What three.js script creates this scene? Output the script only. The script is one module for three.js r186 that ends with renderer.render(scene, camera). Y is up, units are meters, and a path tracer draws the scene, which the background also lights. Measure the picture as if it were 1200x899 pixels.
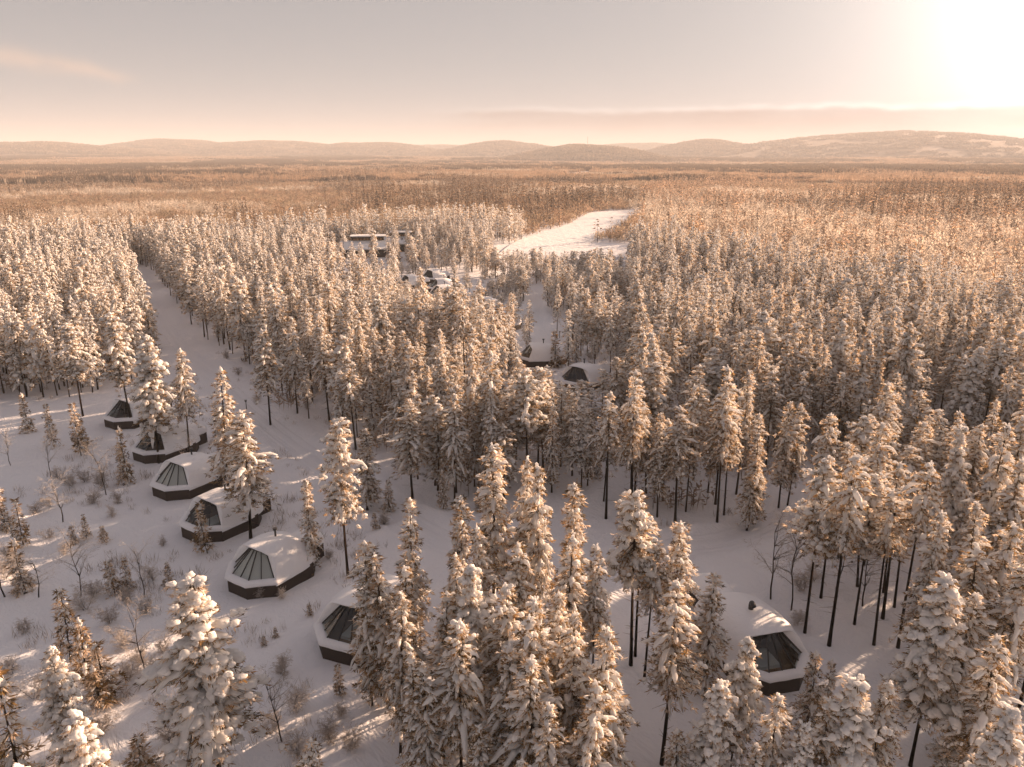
import * as THREE from 'three';
import { mergeVertices, mergeGeometries } from 'three/addons/utils/BufferGeometryUtils.js';
import { ImprovedNoise } from 'three/addons/math/ImprovedNoise.js';

// ---------------------------------------------------------------- camera, sky, sun, exposure
const scene = new THREE.Scene();
const camera = new THREE.PerspectiveCamera(52.45, 1024 / 767, 0.5, 40000);
camera.position.set(0, 38, 0);
camera.rotation.set(-16.45 * Math.PI / 180, 0, 0);
const rad = (d) => d * Math.PI / 180;
const SUN_AZ = rad(46), SUN_EL = rad(11);
const sunDir = new THREE.Vector3(Math.sin(SUN_AZ) * Math.cos(SUN_EL), Math.sin(SUN_EL), -Math.cos(SUN_AZ) * Math.cos(SUN_EL));
const noiseGen = new ImprovedNoise();
const noise = (x, y, z = 0.5) => noiseGen.noise(x, y, z);
const fbm = (x, y, z = 0.5, o = 4) => { let s = 0, a = 0.5, f = 1; for (let i = 0; i < o; i++) { s += a * noise(x * f, y * f, z + i * 7.3); a *= 0.5; f *= 2.03; } return s; };
const smooth = (a, b, x) => { const t = Math.min(1, Math.max(0, (x - a) / (b - a))); return t * t * (3 - 2 * t); };
const lerp = (a, b, t) => a + (b - a) * t;
function makeSky() {
  const w = 2048, h = 1024, data = new Float32Array(w * h * 4);
  const d = new THREE.Vector3();
  for (let j = 0; j < h; j++) {
    const el = ((j + 0.5) / h - 0.5) * Math.PI, deg = el * 180 / Math.PI, ce = Math.cos(el);
    for (let i = 0; i < w; i++) {
      const ph = ((i + 0.5) / w - 0.5) * 2 * Math.PI;
      d.set(Math.cos(ph) * ce, Math.sin(el), Math.sin(ph) * ce);
      const az = Math.atan2(d.x, -d.z) * 180 / Math.PI;             // degrees clockwise from -z
      const e = Math.max(deg, 0), t = 1 - Math.exp(-e / 9), t2 = 1 - Math.exp(-e / 45);
      let r = lerp(0.130, 0.093, t), g = lerp(0.138, 0.101, t), b = lerp(0.146, 0.107, t);
      r *= lerp(1, 0.70, t2); g *= lerp(1, 0.54, t2); b *= lerp(1, 0.61, t2);
      const th = Math.acos(Math.min(1, Math.max(-1, d.dot(sunDir)))) * 180 / Math.PI;
      const glow = 6.0 * Math.exp(-th / 5.6) + 0.20 * Math.exp(-th / 24);
      r += glow; g += glow * 0.84; b += glow * 0.73;
      if (deg > -1 && deg < 14) {                                     // thin evening cloud
        const wob = fbm(az * 0.16, deg * 0.5, 3.1);
        // long low bank lit along its upper edge
        const top = 2.85 + 0.22 * noise(az * 0.22, 1.7, 9) + 0.10 * noise(az * 0.9, 4.7, 2), span = smooth(-9, 4, az + 4 * noise(deg * 2, az * 0.1, 5)) * (1 - smooth(75, 95, az));
        const under = smooth(top + 0.10, top - 0.16, deg) * smooth(0.9, 2.1, deg + 0.5 * wob);
        const bank = span * under * (0.75 + 0.6 * wob);
        r = lerp(r, r * 0.66, bank); g = lerp(g, g * 0.55, bank); b = lerp(b, b * 0.55, bank);
        const edge = span * Math.exp(-Math.pow((deg - top - 0.02) / 0.13, 2)) * (0.10 + 0.12 * smooth(5, 30, az)) * (0.6 + 0.8 * Math.max(0, noise(az * 0.7, 8, 1) + 0.4));
        r += edge * 0.8; g += edge * 0.72; b += edge * 0.66;
        // small tilted wisp
        const axis = 5.15 - 0.13 * (az + 29) - 0.012 * (az + 29) * (az + 29) * 0.3;
        const fl = smooth(-40, -34, az) * (1 - smooth(-26.2, -23.6, az));
        const wi = fl * Math.exp(-Math.pow((deg - axis + 0.35 * noise(az * 0.5, 2.2, 4)) / (0.42 + 0.22 * noise(az * 0.8, 6.6, 4)), 2)) * smooth(-0.45, 0.1, fbm(az * 0.35, deg * 1.3, 6) + 0.25);
        r += wi * 0.065; g += wi * 0.026; b += wi * 0.004;
      }
      const k = (j * w + i) * 4;
      data[k] = r; data[k + 1] = g; data[k + 2] = b; data[k + 3] = 1;
    }
  }
  const t = new THREE.DataTexture(data, w, h, THREE.RGBAFormat, THREE.FloatType);
  t.mapping = THREE.EquirectangularReflectionMapping; t.magFilter = t.minFilter = THREE.LinearFilter; t.needsUpdate = true;
  return t;
}
scene.background = scene.environment = makeSky();
const sun = new THREE.DirectionalLight(new THREE.Color().setRGB(1, 0.67, 0.445), 5);
sun.position.copy(sunDir).multiplyScalar(600); sun.target.position.set(0, 0, -100);
sun.castShadow = true; sun.shadow.radius = 1; sun.shadow.mapSize.set(4096, 4096);
Object.assign(sun.shadow.camera, { left: -300, right: 300, top: 200, bottom: -200, near: 1, far: 1500 });
scene.add(sun, sun.target);
scene.fog = new THREE.FogExp2(new THREE.Color().setRGB(0.96, 0.965, 1), 0.00015);
const renderer = new THREE.WebGLRenderer({ antialias: true });
renderer.toneMapping = THREE.LinearToneMapping; renderer.toneMappingExposure = 3.3;
renderer.shadowMap.enabled = true;

// ---------------------------------------------------------------- places, in metres
const PINES = [[-64.7,-111.2,14.2,2.3,'T'],[-54.8,-105.9,17.1,2.4,'T'],[-45.2,-92.7,16.6,2.9,'B'],[-42.4,-95.6,14.4,1.9,'A'],[-32.2,-81.2,15.7,1.9,'S'],[-27.0,-72.6,13.9,2.7,'A'],[-18.8,-66.0,9.5,1.0,'S'],[-15.4,-65.0,15.6,2.1,'T'],[-35.4,-107.7,14.5,2.3,'A'],[-26.9,-108.5,14.4,2.2,'A'],[-24.1,-111.2,12.6,2,'A'],[-35.5,-118.8,11.9,1.9,'A'],[30.0,-80.1,12.7,1.6,'A'],[31.2,-80.7,12.2,1.5,'A'],[24.8,-74.5,11.2,1.3,'S'],[26.0,-76.1,12.7,1.4,'S'],[22.0,-75.9,17.4,1.7,'L'],[23.2,-77.7,15.0,1.5,'L'],[14.1,-48.0,9.9,1.4,'S'],[9.7,-41.4,13.3,1.9,'L'],[25.7,-41.2,13.7,2.4,'B'],[-18.4,-40.1,14.2,3.1,'B'],[24.2,-55.9,15.4,2.0,'T'],[25.5,-54.1,16.5,2.0,'L'],[29.1,-54.1,13.4,1.7,'L'],[28.8,-57.1,13.6,1.8,'T'],[30.9,-53.8,15.9,1.8,'L'],[33.4,-59.7,12.2,1.6,'L'],[27.6,-61.3,11.5,1.6,'L'],[33.5,-62.0,12.8,1.6,'L'],[28.9,-42.6,11.6,2.2,'A'],[31.8,-43.8,14.5,2.3,'A'],[28.1,-40.8,2.8,1.4,'A'],[-11.4,-81.9,11.8,2.3,'A'],[-6.5,-83.5,12.8,1.7,'L'],[10.2,-76.9,13.4,2.0,'L'],[-16.2,-79.6,9.6,1.6,'S'],[9.7,-52.7,12.5,1.6,'L'],[10.0,-50.1,11.1,1.4,'L'],[9.2,-51.6,14.9,2.3,'T'],[-7.6,-79.0,4.9,0.7,'D'],[-13.6,-79.0,3.9,0.9,'D'],[-10.1,-47.0,13,1.6,'S'],[-8.7,-46.8,12.5,1.5,'S'],[-7.5,-52.0,14,1.4,'S'],[-6.7,-43.9,13,1.4,'S'],[-3.9,-50.9,14.5,1.5,'S'],[-2.5,-42.5,14,1.9,'B'],[-4.5,-41.7,12,1.5,'S'],[-3.0,-38.1,13,2.0,'A'],[-5.2,-37.6,11,1.1,'S'],[-4.6,-37.1,10.5,1.3,'S'],[-1.8,-35.0,8.5,1.2,'S'],[-1.6,-53.9,17,2.4,'A'],[1.2,-54.5,16,1.5,'A'],[2.4,-53.1,16,1.8,'A'],[4.6,-51.9,15,1.6,'S'],[3.4,-45.3,14.5,1.6,'S'],[-0.3,-40.4,13.5,1.8,'A'],[1.1,-37.6,13.5,1.9,'A'],[1.9,-38.4,14,1.6,'A'],[1.3,-35.5,12.5,2.2,'A'],[2.9,-41.3,13,1.9,'A'],[3.6,-38.1,13,1.7,'A'],[0.2,-45.6,14,1.7,'A'],[-2.0,-47.0,14,1.6,'A'],[5.1,-36.8,13,1.9,'A'],[3.9,-33.9,12,1.7,'A'],[-0.5,-36.8,12,1.6,'A'],[-3.9,-45.4,13,1.5,'A'],[-7.3,-41.9,12,1.4,'A'],[1.9,-33.2,11,1.8,'A'],[12.3,-51.2,12.5,1.8,'A'],[13.5,-39.6,11,1.5,'B'],[11.1,-36.4,10.5,1.6,'B'],[9.5,-36.2,7,1.0,'S'],[14.3,-35.6,10,1.7,'A'],[20.2,-44.5,6.5,1.2,'D'],[21.6,-44.9,5.5,0.8,'D'],[17.9,-34.6,12,2.1,'B'],[20.4,-36.4,10.5,1.5,'A'],[15.3,-33.8,9.5,1.1,'B'],[16.8,-34.5,10.5,1.4,'A'],[39.8,-59.3,17,2.1,'A'],[39.4,-63.9,15,1.7,'B'],[29.3,-49.5,14.5,1.7,'A'],[24.7,-31.6,12,1.8,'B'],[34.3,-48.3,14,2.0,'A'],[-26.4,-38.5,11,1.5,'B'],[-20.8,-31.9,12,2.0,'B'],[-22.1,-29.0,12,1.5,'B'],[-10.9,-33.4,9,1.0,'S'],[-26.5,-33.8,13,2.0,'D'],[39.6,-56.6,15,1.8,'A'],[33.6,-51.0,14,1.8,'A'],[27.4,-38.4,12,1.8,'A'],[5.7,-46.5,13,1.3,'A'],[12.7,-34.3,8,1.2,'A'],[7.1,-33.3,7,1.1,'S'],[0.4,-32.5,9,1.4,'A']];
const SAPLINGS = [[-68.6,-104.1,6.0,1.1],[-62.0,-98.7,6.4,0.9],[-56.7,-95.6,7.1,1.2],[-57.9,-98.7,5.2,0.9],[-46.1,-86.2,7.3,1.0],[-47.3,-88.0,4.5,0.9],[-49.4,-70.8,5.2,1.1],[-43.7,-72.2,2.9,0.6],[-44.4,-71.3,2.1,0.6],[-41.6,-71.7,1.9,0.6],[-30.2,-69.3,5.5,1.1],[-31.5,-63.3,2.6,0.6],[-44.1,-62.4,5.3,1.2],[-34.5,-52.2,6.6,1.3],[-29.4,-47.1,4.8,1.6],[-31.8,-49.6,5.3,1.2],[-35.0,-62.7,3.5,0.7],[-35.8,-62.0,3.4,0.9],[-12.5,-47.9,2.6,0.6],[-17.3,-58.3,1.3,0.35],[-19.3,-55.2,1.0,0.3],[-19.9,-54.0,0.9,0.3],[-23.2,-40.4,2.9,1.2],[-29.4,-46.8,3.6,1.2],[7.9,-139.6,7.3,1.6],[12.1,-142.7,6.1,1.1],[-33.0,-41.1,3.3,1.3],[-14.4,-74.5,2.0,0.5],[-53.3,-74.5,4.9,1.2],[10.4,-88.0,3.3,0.8],[-3.8,-78.6,2.6,0.7]];
const BIRCHES = [[-48.2,-75.9,5.0,1.3,1],[-42.3,-61.3,4.1,1.2,1],[23.0,-61.0,7.8,1.7,0],[24.3,-59.3,6.2,1.5,0],[-47.1,-83.0,6.3,1.2,0],[-15.5,-43.4,4.7,1.2,0],[-22.2,-42.6,4.7,1.3,1],[-39.4,-88.0,5.0,1.0,0],[-45.3,-61.3,5.9,1.5,1],[-22.5,-68.2,3.2,0.8,0],[-32.9,-61.3,5.1,1.1,1],[-56.3,-88.0,5.5,1.0,1],[-63.8,-92.1,5.2,1.0,1],[-27.9,-50.6,5.2,1.2,0],[30.7,-59.9,5.8,1.6,0],[-38.5,-61.3,5.1,1.2,0],[29.5,-62.7,5.2,1.4,0]];
const BUSHES = [[-51.5,-86.7,1.3],[-48.8,-85.5,1.6],[-52.3,-85.5,1.3],[-55.3,-88.0,1.1],[-47.4,-80.7,1.2],[-44.5,-80.7,1.1],[-51.6,-79.6,1.0],[-43.8,-77.5,0.9],[-52.8,-78.6,1.1],[-48.3,-67.3,1.4],[-47.2,-64.2,1.5],[-44.7,-62.7,1.2],[-37.3,-61.3,1.3],[-34.0,-60.6,1.2],[-33.3,-64.2,1.1],[-37.0,-59.3,1.4],[-33.9,-57.3,1.2],[-31.6,-58.6,1.2],[-28.3,-56.1,1.1],[-31.4,-53.8,1.3],[-28.7,-51.6,1.2],[-27.8,-53.2,1.0],[-28.8,-49.6,1.2],[-26.8,-49.6,1.3],[-28.0,-44.2,1.3],[-40.3,-56.1,1.0],[-38.0,-50.6,1.3],[-34.7,-47.7,1.4],[-23.0,-43.4,1.2],[-17.5,-50.6,1.3],[-15.5,-46.8,1.3],[-20.6,-61.3,0.7],[-12.3,-43.4,1.3],[-10.8,-42.6,1.2],[-14.0,-41.9,1.2],[-16.3,-44.2,1.0],[-12.0,-45.9,0.8],[-22.5,-61.3,0.8],[-21.8,-69.3,0.8],[-22.3,-67.3,0.9],[-17.9,-68.2,0.8],[-31.7,-114.5,1.0],[-41.0,-118.8,1.2],[-36.0,-125.9,1.4],[-55.3,-145.9,1.2],[-24.8,-106.6,1.0],[-32.5,-123.4,1.2],[-32.1,-118.8,1.3],[-48.8,-133.8,1.2],[-35.3,-70.8,0.7],[-44.3,-69.0,1.0],[-48.0,-72.6,0.9],[-13.8,-76.5,1.1],[-15.7,-81.9,1.2],[9.9,-145.9,1.4],[11.5,-149.2,1.3],[14.9,-145.9,1.0],[26.4,-62.7,1.4],[24.1,-57.3,1.1],[28.1,-64.2,1.3]];
const OPEN_EDGE = [[-199.4,-115.3],[-119.7,-115.3],[-80.3,-116.2],[-72.4,-118.8],[-66.7,-122.5],[-65.8,-132.7],[-72.2,-156.4],[-95.1,-198.3],[-117.8,-240.2],[-127.6,-266.0],[-120.6,-262.0],[-96.5,-217.3],[-68.8,-166.6],[-48.7,-140.8],[-33.0,-112.0],[-26.8,-107.4],[-15.5,-81.2],[-7.6,-79.0],[0.0,-80.3],[4.7,-78.1],[14.5,-75.1],[22.4,-74.1],[30.8,-79.9],[35.5,-91.2],[39.3,-94.1],[40.6,-89.1],[39.6,-78.6],[56.6,-78.6],[162.1,-74.5]];
const RIGHT_STAND = [[26.3,-65.7],[32.3,-72.9],[47.2,-78.6],[67.6,-80.7],[68.6,-61.3],[43.7,-44.2],[30.9,-44.2],[31.2,-53.2],[24.8,-54.4]];
const VILLAGE = [[-45.7,-311.1],[-27.1,-311.1],[-10.9,-248.8],[4.4,-196.0],[20.3,-182.1],[22.0,-160.2],[15.1,-125.9],[8.3,-116.6],[3.0,-133.8],[-7.0,-156.4],[-16.3,-182.1],[-30.3,-210.6]];
const RIVER = [[-8.4,-274.4],[-4.4,-313.8],[1.5,-351.3],[13.9,-389.9],[29.7,-437.7],[42.3,-491.5],[54.6,-535.3],[80.4,-555.8],[89.8,-547.4],[76.1,-484.9],[60.1,-422.2],[41.6,-369.7],[30.5,-334.7],[19.8,-303.0],[8.9,-270.2]];
const RIVER_ARM = [[-27.6,-466.1],[-15.2,-472.2],[-4.0,-460.1],[2.6,-407.7],[-4.9,-377.5],[-17.2,-398.6]];
const FAR_SNOW = [[[63.4,-826.7],[153.1,-845.7],[144.5,-774.3],[64.7,-758.3]],[[88.9,-1527.8],[179.2,-1784.3],[145.8,-1497.0],[91.0,-1385.3]],[[-26.8,-1007.9],[27.5,-1036.2],[20.1,-943.4],[-19.8,-931.4]],[[-846.5,-1702.7],[-821.4,-1828.1],[-737.3,-1628.2],[-767.7,-1559.9]],[[-441.1,-1411.7],[-388.5,-1467.5],[-354.5,-1311.8],[-396.2,-1289.0]],[[346.7,-1167.1],[460.1,-1205.1],[396.2,-1066.1],[323.7,-1050.9]]];
const TRACK = [[-125.8,-262.0],[-106.0,-224.4],[-83.3,-182.1],[-63.7,-149.2],[-49.6,-128.4],[-39.0,-112.4],[-29.7,-99.7],[-21.0,-88.5],[-13.3,-79.0],[-7.0,-72.2],[-1.7,-68.2],[4.1,-66.5],[9.8,-66.5],[16.4,-70.8],[23.0,-72.9],[29.7,-78.6],[35.5,-88.0]];
const TRACK_VILLAGE = [[0.0,-125.9],[6.9,-133.8],[7.2,-160.2],[5.1,-182.1],[6.5,-208.0],[6.3,-227.4]];

// ---------------------------------------------------------------- helpers
let seed = 12345;
const rnd = () => { seed = (seed + 0x6D2B79F5) | 0; let t = Math.imul(seed ^ (seed >>> 15), 1 | seed); t = (t + Math.imul(t ^ (t >>> 7), 61 | t)) ^ t; return ((t ^ (t >>> 14)) >>> 0) / 4294967296; };
const rr = (a, b) => a + (b - a) * rnd();
const pick = (a) => a[Math.floor(rnd() * a.length)];
const taken = {};
function numbered(n) { if (!(n in taken)) { taken[n] = 0; return n; } taken[n]++; return n + '_' + String(taken[n]).padStart(3, '0'); }
function shadows(o) { o.castShadow = true; o.receiveShadow = true; return o; }
function mesh(name, geo, mat, parent) { const m = shadows(new THREE.Mesh(geo, mat)); m.name = name; parent.add(m); return m; }
function thing(name, label, category, x, z, turn = 0, group) {
  const o = new THREE.Group(); o.name = numbered(name); o.position.set(x, groundHeight(x, z), z); o.rotation.y = turn;
  o.userData = { label, category }; if (group) o.userData.group = group; scene.add(o); return o;
}
function inside(poly, x, z) { let c = false; for (let i = 0, j = poly.length - 1; i < poly.length; j = i++) { const [xi, zi] = poly[i], [xj, zj] = poly[j]; if ((zi > z) !== (zj > z) && x < (xj - xi) * (z - zi) / (zj - zi) + xi) c = !c; } return c; }
function lineDist(line, x, z) { let best = 1e9; for (let i = 1; i < line.length; i++) { const [ax, az] = line[i - 1], [bx, bz] = line[i]; const vx = bx - ax, vz = bz - az; const t = Math.max(0, Math.min(1, ((x - ax) * vx + (z - az) * vz) / (vx * vx + vz * vz))); const d = Math.hypot(x - ax - t * vx, z - az - t * vz); if (d < best) best = d; } return best; }
const OPEN = [...OPEN_EDGE, [400, 80], [-400, 80]];
const CABINS = [[-56.3, -108.5, -33], [-46.2, -95.7, -33], [-38.8, -84.7, -33], [-31.3, -74.6, -35], [-22.9, -64.2, -33], [-12.5, -54.9, -22], [19.2, -51.4, 14], [11.3, -126.7, -38], [4.3, -142.5, -88],
  [-30.6, -229, -60], [-25, -240, -50], [-19.6, -210, -50], [-7.6, -191, -40], [-2.2, -172, -35], [-21, -222, -75]];
const FOOTPATHS = CABINS.slice(0, 7).map(([x, z, th], k) => { const a = rad(th), bx = x - Math.sin(a) * 7.0, bz = z - Math.cos(a) * 7.0, [tx, tz] = [[-44, -118], [-38, -106], [-27, -96], [-20, -88], [-12, -79], [-5, -70], [17, -69]][k]; return [[bx, bz], [(bx + tx) / 2 + 0.8, (bz + tz) / 2 - 0.5], [tx, tz]]; }).concat([[[-60, -101], [-46, -84], [-37, -72], [-27, -58], [-17, -46]], [[-75, -92], [-52, -78], [-44, -66]]]);
// the snow's height: soft drifts, a groove where the track runs, hollows scooped round the cabins
function groundHeight(x, z) {
  const near = 1 - smooth(250, 700, Math.hypot(x, z));
  let y = 0.35 * fbm(x * 0.035, z * 0.035, 1.5, 3) * near;
  if (near > 0) {
    const td = Math.min(lineDist(TRACK, x, z), lineDist(TRACK_VILLAGE, x, z)), flat = 1 - smooth(2.0, 3.0, td); let fd = 9; for (const f of FOOTPATHS) fd = Math.min(fd, lineDist(f, x, z)); y += 0.26 * Math.exp(-Math.pow((td - 3.1) / 0.7, 2)) * (0.7 + 0.6 * noise(x * 0.4, z * 0.4, 2)) - 0.30 * Math.exp(-Math.pow(fd / 0.75, 2)) + 0.10 * Math.exp(-Math.pow((fd - 1.4) / 0.5, 2));
    y += (0.28 * fbm(x * 0.21, z * 0.21, 4.5, 3)) * near * (1 - flat) - 0.22 * flat;
    for (const [cx, cz] of CABINS) { const d = Math.hypot(x - cx, z - cz); if (d < 11) y = lerp(y * 0.3 + 0.02 - 0.14 * Math.exp(-Math.pow((d - 4.3) / 0.8, 2)), y, smooth(5, 11, d)); }
  }
  const r = Math.hypot(x, z); if (r > 1900 && z < 0) y += smooth(1900, 6200, r) * (20 + 40 * fbm(x * 0.00045, z * 0.0007, 2.4, 3)) + smooth(1900, 3600, r) * 9 * noise(x * 0.0016, z * 0.0022, 8.1);
  return y;
}
// seeded textures
function texture(n, fn, srgb, rep) {
  const d = new Uint8Array(n * n * 4);
  for (let j = 0; j < n; j++) for (let i = 0; i < n; i++) { const c = fn(i / n, j / n), k = (j * n + i) * 4; for (let q = 0; q < 3; q++) d[k + q] = Math.max(0, Math.min(255, Math.round(255 * (Array.isArray(c) ? c[q] : c)))); d[k + 3] = 255; }
  const t = new THREE.DataTexture(d, n, n); t.wrapS = t.wrapT = THREE.RepeatWrapping; t.magFilter = THREE.LinearFilter; t.minFilter = THREE.LinearMipmapLinearFilter; t.generateMipmaps = true;
  if (srgb) t.colorSpace = THREE.SRGBColorSpace; if (rep) t.repeat.set(rep, rep); t.needsUpdate = true; return t;
}
// noise that tiles over the unit square
function tiled(u, v, f, z) { const a = u * 2 * Math.PI, b = v * 2 * Math.PI, q = f / (2 * Math.PI); return noiseGen.noise(Math.cos(a) * q + 11 + z, Math.sin(a) * q + Math.cos(b) * q * 0.83 + 3, Math.sin(b) * q + z * 3.1); }
const snowBump = texture(512, (u, v) => 0.5 + 0.34 * tiled(u, v, 5, 1) + 0.24 * tiled(u, v, 13, 2) + 0.16 * tiled(u, v, 40, 3) + 0.06 * tiled(u, v, 110, 4));
const grain = texture(256, (u, v) => 0.5 + 0.3 * tiled(u, v, 9, 5) + 0.3 * tiled(u, v, 31, 6));
const std = (r, g, b, roughness = 0.9, more = {}) => new THREE.MeshStandardMaterial({ color: new THREE.Color().setRGB(r, g, b), roughness, ...more });
const thin = (r, g, b, transmission, more = {}) => new THREE.MeshPhysicalMaterial({ color: new THREE.Color().setRGB(r, g, b), roughness: 1, transmission, thickness: 0, specularIntensity: 0.15, side: THREE.DoubleSide, ...more });
const M = {
  ground: std(0.80, 0.80, 0.83, 0.95, { bumpMap: snowBump, bumpScale: 0.16 }),
  track: std(0.79, 0.79, 0.82, 0.9, { bumpMap: grain, bumpScale: 0.05 }),
  ice: std(0.82, 0.82, 0.84, 0.9, { bumpMap: snowBump, bumpScale: 0.3 }),
  snow: thin(0.91, 0.90, 0.89, 0.5),
  roofSnow: std(0.83, 0.83, 0.85, 0.95, { bumpMap: snowBump, bumpScale: 0.05 }),
  needles: thin(1, 1, 1, 0.65, { vertexColors: true }),
  bark: std(0.20, 0.125, 0.085, 0.95, { bumpMap: grain, bumpScale: 0.03 }),
  foliage: thin(1, 1, 1, 0.5, { vertexColors: true }),
  twig: thin(1, 1, 1, 0.45, { vertexColors: true }),
  wall: std(0.032, 0.020, 0.015, 0.8, { bumpMap: grain, bumpScale: 0.01 }),
  wood: std(0.30, 0.165, 0.075, 0.7, { bumpMap: grain, bumpScale: 0.01 }),
  frame: std(0.028, 0.026, 0.025, 0.5),
  metal: std(0.03, 0.03, 0.032, 0.5),
  glass: new THREE.MeshPhysicalMaterial({ color: new THREE.Color().setRGB(0.78, 0.83, 0.82), roughness: 0.02, transmission: 1, thickness: 0, ior: 1.6, side: THREE.DoubleSide }),
  blind: std(0.66, 0.63, 0.61, 0.9, { side: THREE.DoubleSide }),
  floor: std(0.12, 0.08, 0.055, 0.7),
  duvet: std(0.62, 0.62, 0.62, 0.9),
};
// a growing geometry: positions, normals, colours, faces
class Soup {
  constructor(colored) { this.p = []; this.n = []; this.c = colored ? [] : null; this.i = []; }
  get count() { return this.p.length / 3; }
  vert(x, y, z, nx, ny, nz, c) { this.p.push(x, y, z); this.n.push(nx, ny, nz); if (this.c) this.c.push(c[0], c[1], c[2]); }
  tri(a, b, c, col) {
    const ux = b[0] - a[0], uy = b[1] - a[1], uz = b[2] - a[2], vx = c[0] - a[0], vy = c[1] - a[1], vz = c[2] - a[2];
    let nx = uy * vz - uz * vy, ny = uz * vx - ux * vz, nz = ux * vy - uy * vx; const l = Math.hypot(nx, ny, nz) || 1; nx /= l; ny /= l; nz /= l;
    const k = this.count; for (const q of [a, b, c]) this.vert(q[0], q[1], q[2], nx, ny, nz, col); this.i.push(k, k + 1, k + 2);
  }
  // blade: thin diamond from a along d
  blade(a, d, len, wid, col) {
    const t = Math.abs(d[1]) > 0.8 ? [1, 0, 0] : [0, 1, 0];
    let sx = d[1] * t[2] - d[2] * t[1], sy = d[2] * t[0] - d[0] * t[2], sz = d[0] * t[1] - d[1] * t[0]; const l = Math.hypot(sx, sy, sz) || 1;
    const th = rnd() * Math.PI, ct = Math.cos(th), st = Math.sin(th);
    sx /= l; sy /= l; sz /= l;
    const px = d[1] * sz - d[2] * sy, py = d[2] * sx - d[0] * sz, pz = d[0] * sy - d[1] * sx;
    const wx = (sx * ct + px * st) * wid, wy = (sy * ct + py * st) * wid, wz = (sz * ct + pz * st) * wid;
    const m = [a[0] + d[0] * len * 0.45, a[1] + d[1] * len * 0.45, a[2] + d[2] * len * 0.45], e = [a[0] + d[0] * len, a[1] + d[1] * len, a[2] + d[2] * len];
    this.tri([m[0] - wx, m[1] - wy, m[2] - wz], [m[0] + wx, m[1] + wy, m[2] + wz], a, col);
    this.tri([m[0] + wx, m[1] + wy, m[2] + wz], [m[0] - wx, m[1] - wy, m[2] - wz], e, col);
  }
  // tapering stick of n sides through points [x,y,z,r]
  stick(pts, n, col) {
    const base = this.count;
    for (let k = 0; k < pts.length; k++) {
      const [x, y, z, r] = pts[k], a = pts[Math.max(0, k - 1)], b = pts[Math.min(pts.length - 1, k + 1)];
      let dx = b[0] - a[0], dy = b[1] - a[1], dz = b[2] - a[2]; const l = Math.hypot(dx, dy, dz) || 1; dx /= l; dy /= l; dz /= l;
      const t = Math.abs(dy) > 0.8 ? [1, 0, 0] : [0, 1, 0];
      let sx = dy * t[2] - dz * t[1], sy = dz * t[0] - dx * t[2], sz = dx * t[1] - dy * t[0]; const q = Math.hypot(sx, sy, sz); sx /= q; sy /= q; sz /= q;
      const px = dy * sz - dz * sy, py = dz * sx - dx * sz, pz = dx * sy - dy * sx;
      for (let j = 0; j < n; j++) { const w = j / n * 2 * Math.PI, c = Math.cos(w), s = Math.sin(w), nx = sx * c + px * s, ny = sy * c + py * s, nz = sz * c + pz * s; this.vert(x + nx * r, y + ny * r, z + nz * r, nx, ny, nz, col); }
      if (k) for (let j = 0; j < n; j++) { const A = base + (k - 1) * n + j, B = base + (k - 1) * n + (j + 1) % n, C = A + n, D = B + n; this.i.push(A, C, B, B, C, D); }
    }
  }
  // a lumpy load lying along points [x,y,z,r], closed at both ends, flatter below
  load(pts, n, col) {
    const base = this.count, m = pts.length;
    for (let k = 0; k < m; k++) {
      const [x, y, z, r] = pts[k], a = pts[Math.max(0, k - 1)], b = pts[Math.min(m - 1, k + 1)];
      let dx = b[0] - a[0], dy = b[1] - a[1], dz = b[2] - a[2]; const l = Math.hypot(dx, dy, dz) || 1; dx /= l; dy /= l; dz /= l;
      let sx = -dz, sz = dx; const q = Math.hypot(sx, sz) || 1; sx /= q; sz /= q;
      const px = -dy * sz * 0 + -dx * dy, py = dx * dx + dz * dz, pz = -dz * dy;
      for (let j = 0; j < n; j++) { const w = (j + 0.5 * (k % 2)) / n * 2 * Math.PI, c = Math.cos(w), s = Math.sin(w) * (Math.sin(w) < 0 ? 0.55 : 0.95), f = r * (k === 0 || k === m - 1 ? 1 : rr(0.78, 1.22)); const nx = sx * c + px * s, ny = py * s, nz = sz * c + pz * s, e = k === 0 ? -0.5 : k === m - 1 ? 0.7 : 0, NX = nx + dx * e, NY = ny + dy * e, NZ = nz + dz * e, L = Math.hypot(NX, NY, NZ) || 1; this.vert(x + nx * f, y + ny * f, z + nz * f, NX / L, NY / L, NZ / L, col); }
      if (k) for (let j = 0; j < n; j++) { const A = base + (k - 1) * n + j, B = base + (k - 1) * n + (j + 1) % n, C = A + n, D = B + n; this.i.push(A, C, B, B, C, D); }
    }
    for (let j = 1; j + 1 < n; j++) { this.i.push(base, base + j, base + j + 1); const E = base + (m - 1) * n; this.i.push(E, E + j + 1, E + j); }
  }
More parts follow.
